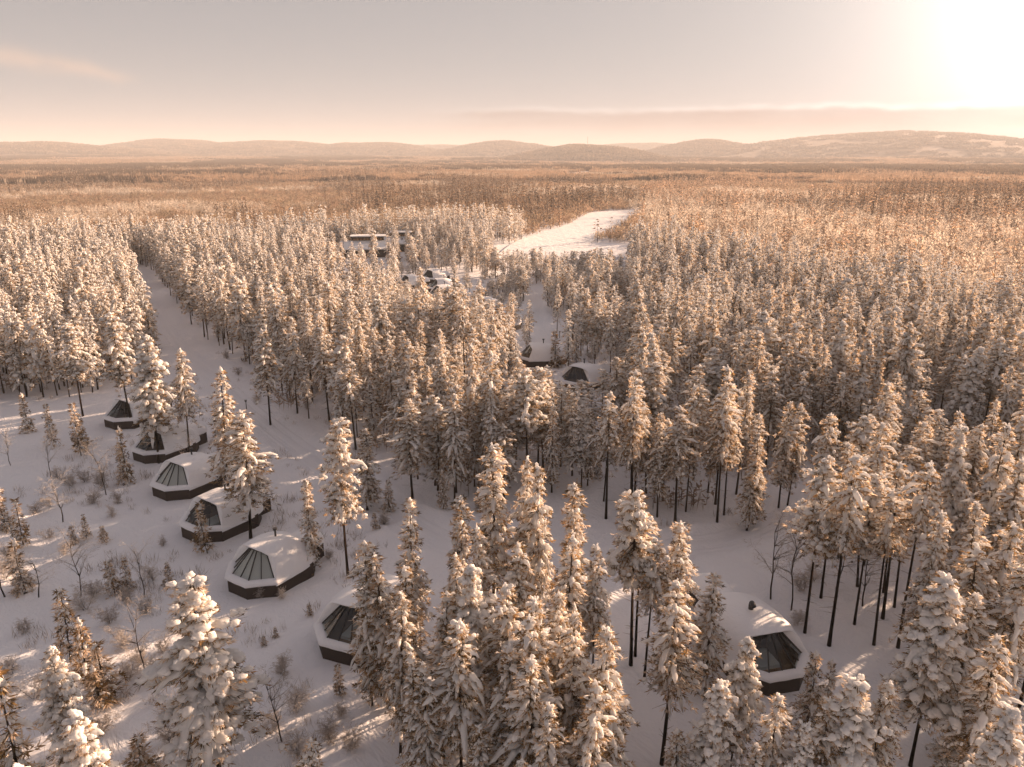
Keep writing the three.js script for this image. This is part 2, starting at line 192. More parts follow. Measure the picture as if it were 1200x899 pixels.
  // template blob, scaled along its own axes, turned by yaw then pitched outward
  blob(T, c, s, yaw, pitch, col) {
    const k = this.count, cy = Math.cos(yaw), sy = Math.sin(yaw), cp = Math.cos(pitch), sp = Math.sin(pitch), P = T.p, N = T.n;
    for (let q = 0; q < P.length; q += 3) {
      let x = P[q] * s[0], y = P[q + 1] * s[1], z = P[q + 2] * s[2], nx = N[q] / s[0], ny = N[q + 1] / s[1], nz = N[q + 2] / s[2];
      let t = x * cp - y * sp; y = x * sp + y * cp; x = t; t = nx * cp - ny * sp; ny = nx * sp + ny * cp; nx = t;
      const X = x * cy + z * sy, Z = -x * sy + z * cy, NX = nx * cy + nz * sy, NZ = -nx * sy + nz * cy, l = Math.hypot(NX, ny, NZ) || 1;
      this.vert(c[0] + X, c[1] + y, c[2] + Z, NX / l, ny / l, NZ / l, col);
    }
    for (const f of T.i) this.i.push(k + f);
  }
  geo() {
    const g = new THREE.BufferGeometry(); g.setAttribute('position', new THREE.Float32BufferAttribute(this.p, 3)); g.setAttribute('normal', new THREE.Float32BufferAttribute(this.n, 3));
    if (this.c) g.setAttribute('color', new THREE.Float32BufferAttribute(this.c, 3));
    const uv = new Float32Array(this.count * 2); for (let k = 0; k < this.count; k++) { uv[2 * k] = (this.p[3 * k] + this.p[3 * k + 2]) * 0.7; uv[2 * k + 1] = this.p[3 * k + 1] * 0.7; }
    g.setAttribute('uv', new THREE.BufferAttribute(uv, 2)); g.setIndex(this.i); return g;
  }
}
function lump(geo, amount, z) {
  let g = geo.clone(); g.deleteAttribute('uv'); g.deleteAttribute('normal'); g = mergeVertices(g, 1e-3);
  const p = g.attributes.position;
  for (let k = 0; k < p.count; k++) { const x = p.getX(k), y = p.getY(k), w = p.getZ(k), s = 1 + amount * noise(x * 1.6 + z, y * 1.6, w * 1.6 + z) * 1.6; p.setXYZ(k, x * s, y < 0 ? y * s * 0.75 : y * s, w * s); }
  g.computeVertexNormals(); return { p: Array.from(p.array), n: Array.from(g.attributes.normal.array), i: Array.from(g.index.array) };
}
const LUMPS = { 0: [1, 2, 3, 4, 5].map((k) => lump(new THREE.IcosahedronGeometry(1, 1), 0.36, k * 3.7)), 1: [1, 2, 3].map((k) => lump(new THREE.IcosahedronGeometry(1, 0), 0.25, k * 2.9)), 2: [1, 2].map((k) => lump(new THREE.OctahedronGeometry(1, 0), 0.2, k * 1.9)) };
const dirOf = () => { const z = rr(-1, 1), a = rr(0, 2 * Math.PI), q = Math.sqrt(1 - z * z); return [q * Math.cos(a), z, q * Math.sin(a)]; };
const unit = (v) => { const l = Math.hypot(...v) || 1; return [v[0] / l, v[1] / l, v[2] / l]; };
const NEEDLE = [[0.27, 0.165, 0.068], [0.19, 0.125, 0.055], [0.36, 0.22, 0.09], [0.12, 0.085, 0.042]], FROST = [0.74, 0.60, 0.47], SNOW = [0.90, 0.89, 0.88], BARK = [0.20, 0.125, 0.085];

// ---------------------------------------------------------------- the ground
{
  const nx = 560, nzf = 330, nzb = 130, k = 7.3, a = 22;
  const xs = [], zs = [];
  for (let i = 0; i <= nx; i++) xs.push(a * Math.sinh(k * (2 * i / nx - 1)));
  for (let i = nzf; i > 0; i--) zs.push(-80 - 30 * Math.sinh(7.0 * i / nzf));
  for (let i = 0; i <= nzb; i++) zs.push(-80 + 22 * Math.sinh(3.9 * i / nzb));
  const p = [], uv = [], idx = [];
  for (const z of zs) for (const x of xs) { p.push(x, groundHeight(x, z), z); uv.push(x / 9, z / 9); }
  const w = xs.length;
  for (let j = 0; j + 1 < zs.length; j++) for (let i = 0; i + 1 < w; i++) { const A = j * w + i; idx.push(A, A + w, A + 1, A + 1, A + w, A + w + 1); }
  const g = new THREE.BufferGeometry(); g.setAttribute('position', new THREE.Float32BufferAttribute(p, 3)); g.setAttribute('uv', new THREE.Float32BufferAttribute(uv, 2)); g.setIndex(idx); g.computeVertexNormals();
  const m = mesh('snow_ground', g, M.ground, scene); m.userData = { kind: 'structure', label: 'soft shaded snow covering the whole forest floor', category: 'ground' };
}
// packed track: a ribbon with two wheel ruts, lying in the groove
function ribbon(name, line, half, label) {
  const c = new THREE.CatmullRomCurve3(line.map(([x, z]) => new THREE.Vector3(x, 0, z))), n = Math.round(c.getLength() / 0.7), m = 14, p = [], uv = [], idx = [];
  for (let i = 0; i <= n; i++) {
    const q = c.getPointAt(i / n), t = c.getTangentAt(i / n), sx = -t.z, sz = t.x;
    for (let j = 0; j <= m; j++) {
      const o = (j / m * 2 - 1) * half, x = q.x + sx * o, z = q.z + sz * o, rut = Math.exp(-Math.pow((Math.abs(o) - 0.85) / 0.25, 2));
      p.push(x, groundHeight(x, z) + 0.05 - 0.15 * rut + 0.06 * Math.pow(Math.abs(o) / half, 6) + 0.03 * noise(x * 0.9, z * 0.9, 3) - (j === 0 || j === m ? 0.16 : 0), z); uv.push(o / 2, i * 0.35);
    }
  }
  for (let i = 0; i < n; i++) for (let j = 0; j < m; j++) { const A = i * (m + 1) + j, B = A + m + 1; idx.push(A, A + 1, B, A + 1, B + 1, B); }
  const g = new THREE.BufferGeometry(); g.setAttribute('position', new THREE.Float32BufferAttribute(p, 3)); g.setAttribute('uv', new THREE.Float32BufferAttribute(uv, 2)); g.setIndex(idx); g.computeVertexNormals();
  mesh(name, g, M.track, scene).userData = { kind: 'structure', label, category: 'track' };
}
ribbon('snow_track', TRACK, 1.9, 'packed snow track with wheel ruts running past the row of cabins');
ribbon('village_path', TRACK_VILLAGE, 1.5, 'trodden snow path between the cabins of the village');
function sheet(name, poly, y, label, category) {
  const s = new THREE.Shape(poly.map(([x, z]) => new THREE.Vector2(x, -z))), g = new THREE.ShapeGeometry(s); g.rotateX(-Math.PI / 2); { const q = g.attributes.position; for (let k = 0; k < q.count; k++) q.setY(k, Math.max(0, groundHeight(q.getX(k), q.getZ(k))) + (Math.hypot(q.getX(k), q.getZ(k)) > 1500 ? 1.5 : 0)); if (Math.hypot(poly[0][0], poly[0][1]) < 1500) for (let k = 0; k < q.count; k++) q.setY(k, 0); }
  const uv = g.attributes.uv; for (let k = 0; k < uv.count; k++) uv.setXY(k, uv.getX(k) / 20, uv.getY(k) / 20);
  const m = mesh(numbered(name), g, M.ice, scene); m.position.y = y; m.userData = { kind: 'structure', label, category };
}
const curvy = (poly) => new THREE.CatmullRomCurve3(poly.map(([x, z]) => new THREE.Vector3(x, 0, z)), true).getPoints(poly.length * 5).map((v) => [v.x, v.z]);
sheet('frozen_river', curvy(RIVER), 0.32, 'wide frozen river bend under smooth snow', 'river');
sheet('frozen_river', curvy(RIVER_ARM), 0.31, 'snowy river arm behind the lodge', 'river');
FAR_SNOW.forEach((f, k) => sheet('snow_clearing', f, 0.33 + k * 0.01, ['long snowy opening beyond the river bend', 'thin bright snowfield at the foot of the dark hill', 'small snowy opening among the brown thickets', 'narrow snowy field below the rounded fells', 'small snowfield in the brown plain behind the lodge', 'pale snowfield in the woods below the broadest fell'][k], 'snowfield'));

// ---------------------------------------------------------------- fells on the horizon
const FELLS = [];
{
  const forestMap = texture(512, (u, v) => { const n = 0.5 + 0.5 * tiled(u, v, 30, 1) + 0.5 * tiled(u, v, 90, 2), s = smooth(0.72, 1.0, 0.5 + 0.6 * tiled(u, v, 7, 4)); return [lerp(0.30 + 0.22 * n, 0.76, s), lerp(0.22 + 0.18 * n, 0.69, s), lerp(0.15 + 0.16 * n, 0.64, s)]; }, true);
  const fm = std(1, 1, 1, 1, { map: forestMap });
  const fells = [ // az, distance, height, half width (deg), depth
    [-31, 9000, 150, 9, 1400, 'long low fell at the very edge of the horizon'], [-22.5, 10500, 215, 6.0, 1500, 'rounded fell with two gentle tops'], [-16.6, 10000, 205, 6.5, 1500, 'broad smooth fell with a pale snow streak on its flank'], [-10, 9600, 180, 6, 1300, 'low rounded fell between two broader ones'],
    [-0.5, 9000, 175, 5.2, 1200, 'rounded fell behind the dark wooded hill'], [5.2, 6400, 108, 4.8, 900, 'dark wooded hill carrying a thin mast'], [13.6, 8800, 180, 4.6, 1200, 'steep-sided fell next to the broad hazy one'], [25, 9800, 300, 10.5, 2200, 'largest broad fell fading into sunlit haze'], [37, 10200, 250, 9, 1800, 'wide fell fading away under the sun'], [-6, 12500, 175, 12, 1500, 'faint far ridge behind the rounded fells'], [9, 12500, 200, 7, 1500, 'palest far ridge seen in a gap'], [-40, 9500, 190, 7, 1500, 'rounded fell by the end of the ridge']];
  for (const [az, dist0, hgt0, hw, depth, label] of fells) {
    const dist = dist0 * 0.66, hgt = hgt0 * 0.66, far = Math.min(1, dist0 / 9000);
    const nu = 90, nv = 24, p = [], uv = [], idx = [], halfW = dist * Math.tan(rad(hw * 1.12));
    const fellY = (u, v) => { const b = Math.max(0, 1 - u * u), c = Math.max(0, 1 - v * v); return Math.max(0, hgt * Math.pow(b, 1.15) * Math.pow(c, 1.05) * (0.92 + 0.26 * fbm(u * 1.9 + az, v * 1.3, dist * 0.001, 3))) + 8; };
    FELLS.push({ az, dist, halfW, depth, fellY });
    for (let j = 0; j <= nv; j++) for (let i = 0; i <= nu; i++) {
      const u = i / nu * 2 - 1, v = j / nv * 2 - 1;
      const lx = u * halfW, lz = v * depth; p.push(lx, fellY(u, v), lz); uv.push(lx / 1500, lz / 1500);
    }
    for (let j = 0; j < nv; j++) for (let i = 0; i < nu; i++) { const A = j * (nu + 1) + i, B = A + nu + 1; idx.push(A, B, A + 1, A + 1, B, B + 1); }
    const g = new THREE.BufferGeometry(); g.setAttribute('position', new THREE.Float32BufferAttribute(p, 3)); g.setAttribute('uv', new THREE.Float32BufferAttribute(uv, 2)); g.setIndex(idx); g.computeVertexNormals();
    const m = mesh(numbered('fell_hill'), g, fm, scene); m.position.set(Math.sin(rad(az)) * dist, 0, -Math.cos(rad(az)) * dist); m.rotation.y = -rad(az); m.userData = { kind: 'structure', label, category: 'hill' };
  }
}

// ---------------------------------------------------------------- pines
// style: cb where the crown starts, prof the crown's outline, snow how much lies on it
const STYLE = {
  A: { h: 14, R: 1.9, cb: 0.30, snow: 0.86, big: 1.0, prof: (t) => Math.pow(1 - t, 0.56) * (0.6 + 0.4 * Math.min(1, t * 3.2)) },
  S: { h: 13, R: 1.35, cb: 0.16, snow: 0.92, big: 0.92, prof: (t) => Math.pow(1 - t, 0.46) * (0.65 + 0.35 * Math.min(1, t * 4)) },
  B: { h: 14, R: 2.4, cb: 0.26, snow: 0.98, big: 1.45, prof: (t) => Math.pow(1 - t, 0.5) * (0.65 + 0.35 * Math.min(1, t * 3)) },
  L: { h: 15, R: 1.8, cb: 0.52, snow: 0.8, big: 0.95, prof: (t) => Math.pow(1 - t, 0.5) * (0.6 + 0.4 * Math.min(1, t * 3.5)) },
  T: { h: 15, R: 2.1, cb: 0.42, snow: 0.9, big: 1.2, prof: (t) => Math.pow(1 - t, 0.5) * (0.5 + 0.5 * Math.min(1, t * 3)) },
  D: { h: 7, R: 1.3, cb: 0.12, snow: 0.5, big: 0.95, prof: (t) => Math.pow(1 - t, 0.9) },
};
// lod 0: trunk, needles and snow apart; lod 1..3: one coloured soup
function growPine(S, lod) {
  const one = lod > 0 ? new Soup(true) : null, trunk = one || new Soup(false), needles = one || new Soup(true), snow = one || new Soup(false);
  const { h, R } = S, cb = S.cb * rr(0.65, 1.3), bendA = rr(0, 6.28), bend = rr(0.1, 0.45), lean = rr(0, 0.3), leanA = rr(0, 6.28);
  const axis = (y) => { const t = y / h; return [Math.cos(bendA) * bend * Math.sin(t * 2.6) * 0.5 + Math.cos(leanA) * lean * t, y, Math.sin(bendA) * bend * Math.sin(t * 2.6) * 0.5 + Math.sin(leanA) * lean * t]; };
  const tr = (y) => 0.015 + 0.0075 * h * Math.pow(1 - y / h, 0.85);
  const seg = lod === 0 ? 9 : lod === 1 ? 4 : 2, pts = [];
  for (let k = 0; k <= seg; k++) { const y = lerp(lod ? -0.2 : -0.35, h * 0.97, k / seg), a = axis(Math.max(0, y)); pts.push([a[0], y, a[2], tr(Math.max(0, y)) * (k === 0 ? 1.25 : 1)]); }
  trunk.stick(pts, lod === 0 ? 8 : lod === 1 ? 4 : 3, BARK);
  // dead stubs on the bare trunk
  if (lod === 0) for (let k = 0; k < 16; k++) { const y = rr(0.12, cb + 0.1) * h, a = axis(y), w = rr(0, 6.28), l = rr(0.3, 1.1); trunk.stick([[a[0], y, a[2], 0.02], [a[0] + Math.cos(w) * l, y - l * rr(0, 0.4), a[2] + Math.sin(w) * l, 0.006]], 3); }
  const step = [0.27, 0.40, 0.8, 1.7][lod], nb = [8, 7, 5, 3][lod], big = S.big > 1.1 && lod === 0, T = big ? LUMPS[0] : LUMPS[lod < 2 ? 1 : 2], crown = h * (1 - cb), y0 = cb * h, zs = rr(0, 99);
  for (let y = y0; y < h * 0.985; y += step * rr(0.55, 1.45)) {
    const t = (y - y0) / crown, prof = S.prof(Math.max(0, t)), a = axis(y), off = rr(0, 6.28);
    const count = Math.max(2, Math.round(nb * (0.5 + 0.5 * prof) * rr(0.7, 1.2)));
    for (let b = 0; b < count; b++) {
      if (rnd() < 0.12 && lod < 2) continue;
      const w = off + (b + rr(-0.45, 0.45)) / count * 2 * Math.PI, dx = Math.cos(w), dz = Math.sin(w);
      const lumpy = Math.max(0.3, 1 + 1.0 * noise(dx * 1.1 + zs, y * 0.6, dz * 1.1 + zs)), L = Math.max(0.12, R * prof * rr(0.45, 1.15) * lumpy);
      const up = lerp(0.05, 0.8, t * t) + rr(-0.22, 0.22), droop = lerp(0.8, 0.4, t) * rr(0.4, 1.6);
      const at = (q, side = 0) => [a[0] + (dx * q - dz * side) * L, y + (up * q - droop * q * q) * L, a[2] + (dz * q + dx * side) * L];
      if (lod < 2 && L > 0.4) { const m = at(0.55), e = at(0.98); trunk.stick([[a[0], y, a[2], 0.012 + 0.008 * L], [m[0], m[1], m[2], 0.010 + 0.005 * L], [e[0], e[1], e[2], 0.006]], 3, BARK); }
      const laden = rnd() < (big ? 0.4 : lod ? 0.8 : 0.92) * S.snow * lerp(0.5, 1.0, Math.min(1, t * 1.6)) && lod < 3 && L > 0.25;
      if (laden) { // one unbroken load along the branch
        const m = [6, 4, 3][lod], rb = (big ? 0.19 : 0.155) * (1 + 0.28 * lod) * Math.sqrt(R / 1.9) * Math.min(1, 0.55 + L * 0.4) * rr(0.7, 1.3), shape = { 6: [0.4, 0.8, 1, 1.05, 0.85, 0.25], 4: [0.5, 1, 0.95, 0.3], 3: [0.6, 1.05, 0.35] }[m], ld = [];
        for (let k = 0; k < m; k++) { const q = lerp(0.22, 1.06, k / (m - 1)), c = at(q, rr(-0.05, 0.05)), r = rb * shape[k] * rr(0.8, 1.2); ld.push([c[0], c[1] + r * 0.55, c[2], r]); }
        snow.load(ld, [7, 5, 4][lod], SNOW);
      }
      const n = lod === 0 ? Math.max(1, Math.round(L / (big ? 0.46 : 0.34))) : lod === 1 ? (L > 0.75 ? 2 : 1) : 1;
      for (let k = 0; k < n; k++) {
        const q = n === 1 ? rr(0.55, 1) : lerp(0.3, 1.02, (k + rr(0.1, 0.9)) / n), side = rr(-0.36, 0.36) * q, c = at(q, side), s = [0.20, 0.29, 0.5, 0.85][lod] * (0.6 + 0.4 * prof) * (big ? rr(0.6, 1.15) : rr(0.5, 1.45)) * S.big * Math.sqrt(R / 1.9);
        const nn = [big ? 18 : 11, 5, 3, 2][lod], col = pick(NEEDLE), fr = rnd() < (lod ? 0.7 : 0.55);
        for (let j = 0; j < nn; j++) { const d = unit([dx * 0.9 + rr(-1, 1), rr(-0.9, 0.45), dz * 0.9 + rr(-1, 1)]); needles.blade([c[0] + (lod ? -d[0] * 0.2 : rr(-0.8, 0.9)) * s, c[1] - d[1] * s * 0.2 - 0.03 - (lod ? 0 : rnd() * 0.5 * s), c[2] + (lod ? -d[2] * 0.2 : rr(-0.8, 0.8)) * s], d, lod ? Math.min(s, 0.26 + 0.2 * lod) * rr(1.4, 2.6) : rr(0.2, 0.46), lod ? Math.min(s, 0.22 + 0.2 * lod) * rr(0.12, 0.32) : rr(0.018, 0.038), fr && rnd() < 0.8 ? FROST : col); }
        if (rnd() < S.snow * lerp(0.5, 1.0, Math.min(1, t * 1.6)) * (big ? 1 : laden ? 0.5 : 0.75)) {
          const pitch = Math.atan(up - 2 * droop * q), z = s * rr(0.7, 1.2), tw = rr(-0.5, 0.5);
          snow.blob(pick(T), [c[0], c[1] + s * 0.3, c[2]], big ? [z * rr(0.95, 1.25), s * rr(0.75, 1.0), z * rr(0.9, 1.15)] : [z * rr(0.9, 1.3), s * rr(0.6, 0.9), z * rr(0.7, 1.0)], -w + tw, pitch * (big ? 0.6 : 1), SNOW);
          if (big) for (let e = 0; e < 2; e++) snow.blob(pick(LUMPS[1]), [c[0] + rr(-0.9, 0.9) * s, c[1] + rr(0, 0.6) * s, c[2] + rr(-0.9, 0.9) * s], [s * rr(0.45, 0.75), s * rr(0.4, 0.65), s * rr(0.45, 0.75)], rr(0, 6), 0, SNOW);
          if (lod === 0 && rnd() < 0.5) { const e = rr(0.4, 1.3); snow.blob(pick(LUMPS[1]), [c[0] + dx * s * e + rr(-0.7, 0.7) * s, c[1] + s * rr(-0.4, 0.4), c[2] + dz * s * e + rr(-0.7, 0.7) * s], [s * rr(0.3, 0.7), s * rr(0.22, 0.45), s * rr(0.25, 0.5)], -w, pitch, SNOW); }
        }
      }
    }
  }
  // leader
  for (let k = 0; k < [5, 3, 2, 1][lod]; k++) { const y = h - 0.16 * k * (1 + lod * 0.5) * S.big, a = axis(Math.min(y, h)), s = (0.07 + 0.05 * k) * (1 + 0.35 * lod) * S.big; snow.blob(pick(T), [a[0] + rr(-0.05, 0.05), y, a[2] + rr(-0.05, 0.05)], [s, s * 1.2, s], rr(0, 6), 0, SNOW); }
  return one ? { all: one.geo() } : { trunk: trunk.geo(), needles: needles.geo(), snow: snow.geo() };
}
const PROTO = {}; let triangles = 0;
for (const [k, n] of [['A', 5], ['S', 4], ['B', 4], ['L', 3], ['T', 3], ['D', 2]]) { PROTO[k] = []; for (let v = 0; v < n; v++) { const p = growPine(STYLE[k], 0); triangles += (p.trunk.index.count + p.needles.index.count + p.snow.index.count) / 3; PROTO[k].push(p); } }
console.log('pine triangles', triangles);
const STYLE_WORDS = { A: 'oval-crowned', S: 'slender spire-shaped', B: 'broad pine-crowned, fat snow pillows', L: 'long bare-trunked', T: 'tall, open-crowned', D: 'small dark' };
function addPine(x, z, h, R, s, label, group) {
  const S = STYLE[s], P = pick(PROTO[s]), o = thing(s === 'D' ? 'young_pine' : 'pine_tree', label, 'pine tree', x, z, rr(0, 6.28), group);
  o.scale.set(R / S.R, h / S.h, R / S.R);
  o.rotation.x = rr(-0.045, 0.045); o.rotation.z = rr(-0.045, 0.045); mesh('trunk', P.trunk, M.bark, o); const c = mesh('crown', P.needles, M.needles, o); mesh('snow_load', P.snow, M.snow, c).userData.kind = 'stuff';
  return o;
}

// ---------------------------------------------------------------- glass-fronted cabins
const CABIN = (() => {
  const W = 3.1, q = W * Math.tan(rad(22.5)), out = {};
  const plan = (o) => { const w = W + o, k = q + o * Math.tan(rad(22.5)); return [[w, k], [k, w], [-3.1, w], [-4.4, w - 1.2], [-4.4, -w + 1.2], [-3.1, -w], [k, -w], [w, -k]]; };
  const shp = (pts) => new THREE.Shape(pts.map(([x, z]) => new THREE.Vector2(x, -z)));
  { const s = shp(plan(0)); s.holes.push(new THREE.Path(plan(-0.18).map(([x, z]) => new THREE.Vector2(x, -z)))); const g = new THREE.ExtrudeGeometry(s, { depth: 1.75, bevelEnabled: false }); g.rotateX(-Math.PI / 2); g.translate(0, -0.45, 0); out.wall = g; }
  { const g = new THREE.ExtrudeGeometry(shp(plan(-0.2)), { depth: 0.3, bevelEnabled: false }); g.rotateX(-Math.PI / 2); g.translate(0, 0.1, 0); out.floor = g; }
  { const g = new THREE.ExtrudeGeometry(shp(plan(0.07)), { depth: 0.3, bevelEnabled: false }); g.rotateX(-Math.PI / 2); g.translate(0, -0.42, 0); out.skirt = g; }
  const surface = (rows, closed) => { const n = rows[0].length, p = [], uv = [], idx = []; rows.forEach((r) => r.forEach((v) => { p.push(...v); uv.push(v[0] / 5, v[2] / 5); })); for (let j = 0; j + 1 < rows.length; j++) for (let i = 0; i + 1 < n; i++) { const A = j * n + i; idx.push(A, A + 1, A + n, A + 1, A + n + 1, A + n); } const g = new THREE.BufferGeometry(); g.setAttribute('position', new THREE.Float32BufferAttribute(p, 3)); g.setAttribute('uv', new THREE.Float32BufferAttribute(uv, 2)); g.setIndex(idx); g.computeVertexNormals(); return g; };
  // snow lying on the ledge under the panes
  { const V = [[-0.2, W, 0, 1], [q, W, Math.tan(rad(22.5)), 1], [W, q, 1, Math.tan(rad(22.5))], [W, -q, 1, -Math.tan(rad(22.5))], [q, -W, Math.tan(rad(22.5)), -1], [-0.2, -W, 0, -1]], path = [];
    for (let k = 0; k + 1 < V.length; k++) for (let j = 0; j < 7; j++) { const t = j / 7; path.push(V[k].map((v, i) => lerp(v, V[k + 1][i], t))); } path.push(V[5]);
    const prof = [[0.02, 1.18], [0.16, 1.22], [0.23, 1.34], [0.17, 1.50], [0.02, 1.60], [-0.16, 1.64], [-0.34, 1.65], [-0.50, 1.60], [-0.62, 1.42]];
    out.ledge = surface(prof.map(([d, y], r) => path.map(([x, z, nx, nz]) => { const e = 0.05 * noise(x * 1.1, z * 1.1, r * 0.7); return [x + nx * (d + e), y + (r > 1 ? e : 0), z + nz * (d + e)]; }))); }
  // panes: three facets of two panes, leaning in to a small top
  const ring = (ap, y) => [67.5, 45, 22.5, 0, -22.5, -45, -67.5].map((a, k) => { const r = ap / (k % 2 ? Math.cos(0) : Math.cos(rad(22.5))); return new THREE.Vector3(r * Math.cos(rad(a)), y, r * Math.sin(rad(a))); });
  const corner = (ap, y) => { const c = [67.5, 22.5, -22.5, -67.5].map((a) => new THREE.Vector3(ap / Math.cos(rad(22.5)) * Math.cos(rad(a)), y, ap / Math.cos(rad(22.5)) * Math.sin(rad(a)))), o = []; for (let k = 0; k < 3; k++) { o.push(c[k], c[k].clone().lerp(c[k + 1], 0.5)); } o.push(c[3]); return o; };
  const lo = corner(2.72, 1.50), hi = corner(0.78, 3.62);
  const quad = (a, b, c, d) => { const g = new THREE.BufferGeometry(); g.setAttribute('position', new THREE.Float32BufferAttribute([a, b, c, d].flatMap((v) => v.toArray()), 3)); g.setAttribute('uv', new THREE.Float32BufferAttribute([0, 0, 1, 0, 1, 1, 0, 1], 2)); g.setIndex([0, 1, 2, 0, 2, 3]); g.computeVertexNormals(); return g; };
  out.panes = []; out.blinds = []; out.mullions = [];
  const bar = (a, b, w, t) => { const d = b.clone().sub(a), g = new THREE.BoxGeometry(w, d.length(), t), mid = a.clone().add(b).multiplyScalar(0.5), m = new THREE.Matrix4(), y = d.normalize(), zOut = new THREE.Vector3(mid.x, 0.9, mid.z).normalize(), x = new THREE.Vector3().crossVectors(y, zOut).normalize(), z = new THREE.Vector3().crossVectors(x, y); m.makeBasis(x, y, z).setPosition(mid); g.applyMatrix4(m); return g; };
  for (let k = 0; k < 6; k++) { out.panes.push(quad(lo[k], lo[k + 1], hi[k + 1], hi[k])); const inn = (v) => new THREE.Vector3(v.x * 0.95 - 0.03, v.y - 0.10, v.z * 0.95); out.blinds.push(quad(inn(lo[k]), inn(lo[k + 1]), inn(hi[k + 1]), inn(hi[k]))); }
  for (let k = 0; k < 7; k++) out.mullions.push(bar(lo[k].clone().multiplyScalar(1.01).setY(1.46), hi[k].clone().setY(3.68), k % 2 ? 0.075 : 0.10, 0.09));
  { out.rails = []; for (let k = 0; k < 6; k++) { out.rails.push(['top_rail', bar(hi[k], hi[k + 1], 0.34, 0.10)]); out.rails.push(['bottom_rail', bar(lo[k], lo[k + 1], 0.12, 0.09)]); } }
  // the snow hood: arched body, rounded back, a lip that stops along the outer glass edges and noses over the top
  const edgeAt = (y) => { const t = Math.max(0, Math.min(1, (y - 1.52) / 2.1)); return [lerp(lo[0].x, hi[0].x, t), lerp(lo[0].z, hi[0].z, t)]; };
  const arch = (grow, rough) => {
    const nu = 30, nv = 36, rows = [];
    for (let i = 0; i <= (rough ? nu + 3 : nu); i++) {
      const row = [];
      for (let j = 0; j <= nv; j++) {
        const v = j / nv * 2 - 1, a = v * Math.PI / 2, s0 = Math.sin(a), c0 = Math.cos(a);
        const zz = Math.sign(s0) * Math.pow(Math.abs(s0), 0.86) * (W + 0.16 + grow), yy = 1.12 + (2.78 + grow) * Math.pow(Math.max(0, c0), 0.80);
        const [ex, ez] = edgeAt(yy), xf = ex + 0.12 + 0.62 * smooth(3.25, 3.95, yy) + 0.10 * rough * noise(zz * 1.3, 5, 2) - (rough ? 0 : 0.45);
        if (i <= nu) {
          const t = i / nu, x = lerp(-4.75 - grow, xf, Math.pow(t, 0.85)), b = Math.min(1, Math.max(0, (x + 4.75 + grow) / 3.6)), s = Math.sqrt(1 - (1 - b) * (1 - b)), taper = 0.5 + 0.5 * s, front = 1 - 0.10 * smooth(-1.2, 1.1, x) * smooth(1.2, 2.4, yy) ;
          const e = rough * (0.10 * fbm(x * 0.55, zz * 0.55, yy * 0.55 + 2.2, 3));
          row.push([x, (1.12 + (yy - 1.12) * lerp(0.10, 1, s)) * (1 - 0.02 * smooth(-3, 1, x)) + e, zz * taper * front + e * Math.sign(zz) * 0.5]);
        } else {
          const k = i - nu, iy = Math.min(yy, 3.70), iz = Math.abs(zz) > ez || yy < 3.62 ? Math.sign(zz) * Math.min(Math.abs(zz), ez + (yy < 3.62 ? 0.06 : 0)) : zz, prev = rows[nu][j], tx = yy < 3.62 ? ex - 0.02 : 0.55, m = [0.10, 0.5, 1][k - 1], bulge = [0.10, 0.09, 0][k - 1];
          row.push([lerp(prev[0], tx, m) + bulge, lerp(prev[1], Math.min(iy, prev[1]), m) - (k === 1 ? 0.04 : 0), lerp(prev[2], iz, m)]);
        }
      }
      rows.push(row);
    }
    return surface(rows);
  };
  out.snow = arch(0, 1); out.ceiling = arch(-0.22, 0);
  // entry porch behind
  out.porch = new THREE.BoxGeometry(2.0, 2.1, 2.5).translate(-5.2, 0.75, 0);
  { const T = new THREE.SphereGeometry(1, 28, 16), p = T.attributes.position; for (let k = 0; k < p.count; k++) { const x = p.getX(k), y = p.getY(k), z = p.getZ(k), f = (v, e) => Math.sign(v) * Math.pow(Math.abs(v), e), n = 0.08 * noise(x * 2, y * 2, z * 2); p.setXYZ(k, -4.9 + f(x, 0.7) * (1.75 + n), y > 0 ? 1.7 + f(y, 0.85) * (1.15 + n) : 1.7 + f(y, 0.6) * 0.3, f(z, 0.7) * (1.62 + n)); } T.computeVertexNormals(); out.porchSnow = T; }
  out.door = new THREE.BoxGeometry(1.0, 1.95, 0.08).translate(-5.4, 0.65, -1.29);
  out.handle = new THREE.BoxGeometry(0.04, 0.22, 0.06).translate(-5.02, 0.7, -1.36);
  out.partition = new THREE.BoxGeometry(0.1, 2.2, 5.0).translate(-2.2, 1.4, 0);
  out.pipe = new THREE.CylinderGeometry(0.10, 0.10, 0.75, 10).translate(-1.6, 4.15, 0);
  out.cap = new THREE.CylinderGeometry(0.22, 0.20, 0.16, 12).translate(-1.6, 4.56, 0);
  out.bentPipe = new THREE.TubeGeometry(new THREE.CatmullRomCurve3([[-2.1, 3.7, 0], [-2.1, 4.2, 0], [-2.0, 4.42, 0.03], [-1.72, 4.46, 0.1], [-1.55, 4.34, 0.14]].map((v) => new THREE.Vector3(...v))), 14, 0.2, 10);
  return out;
})();
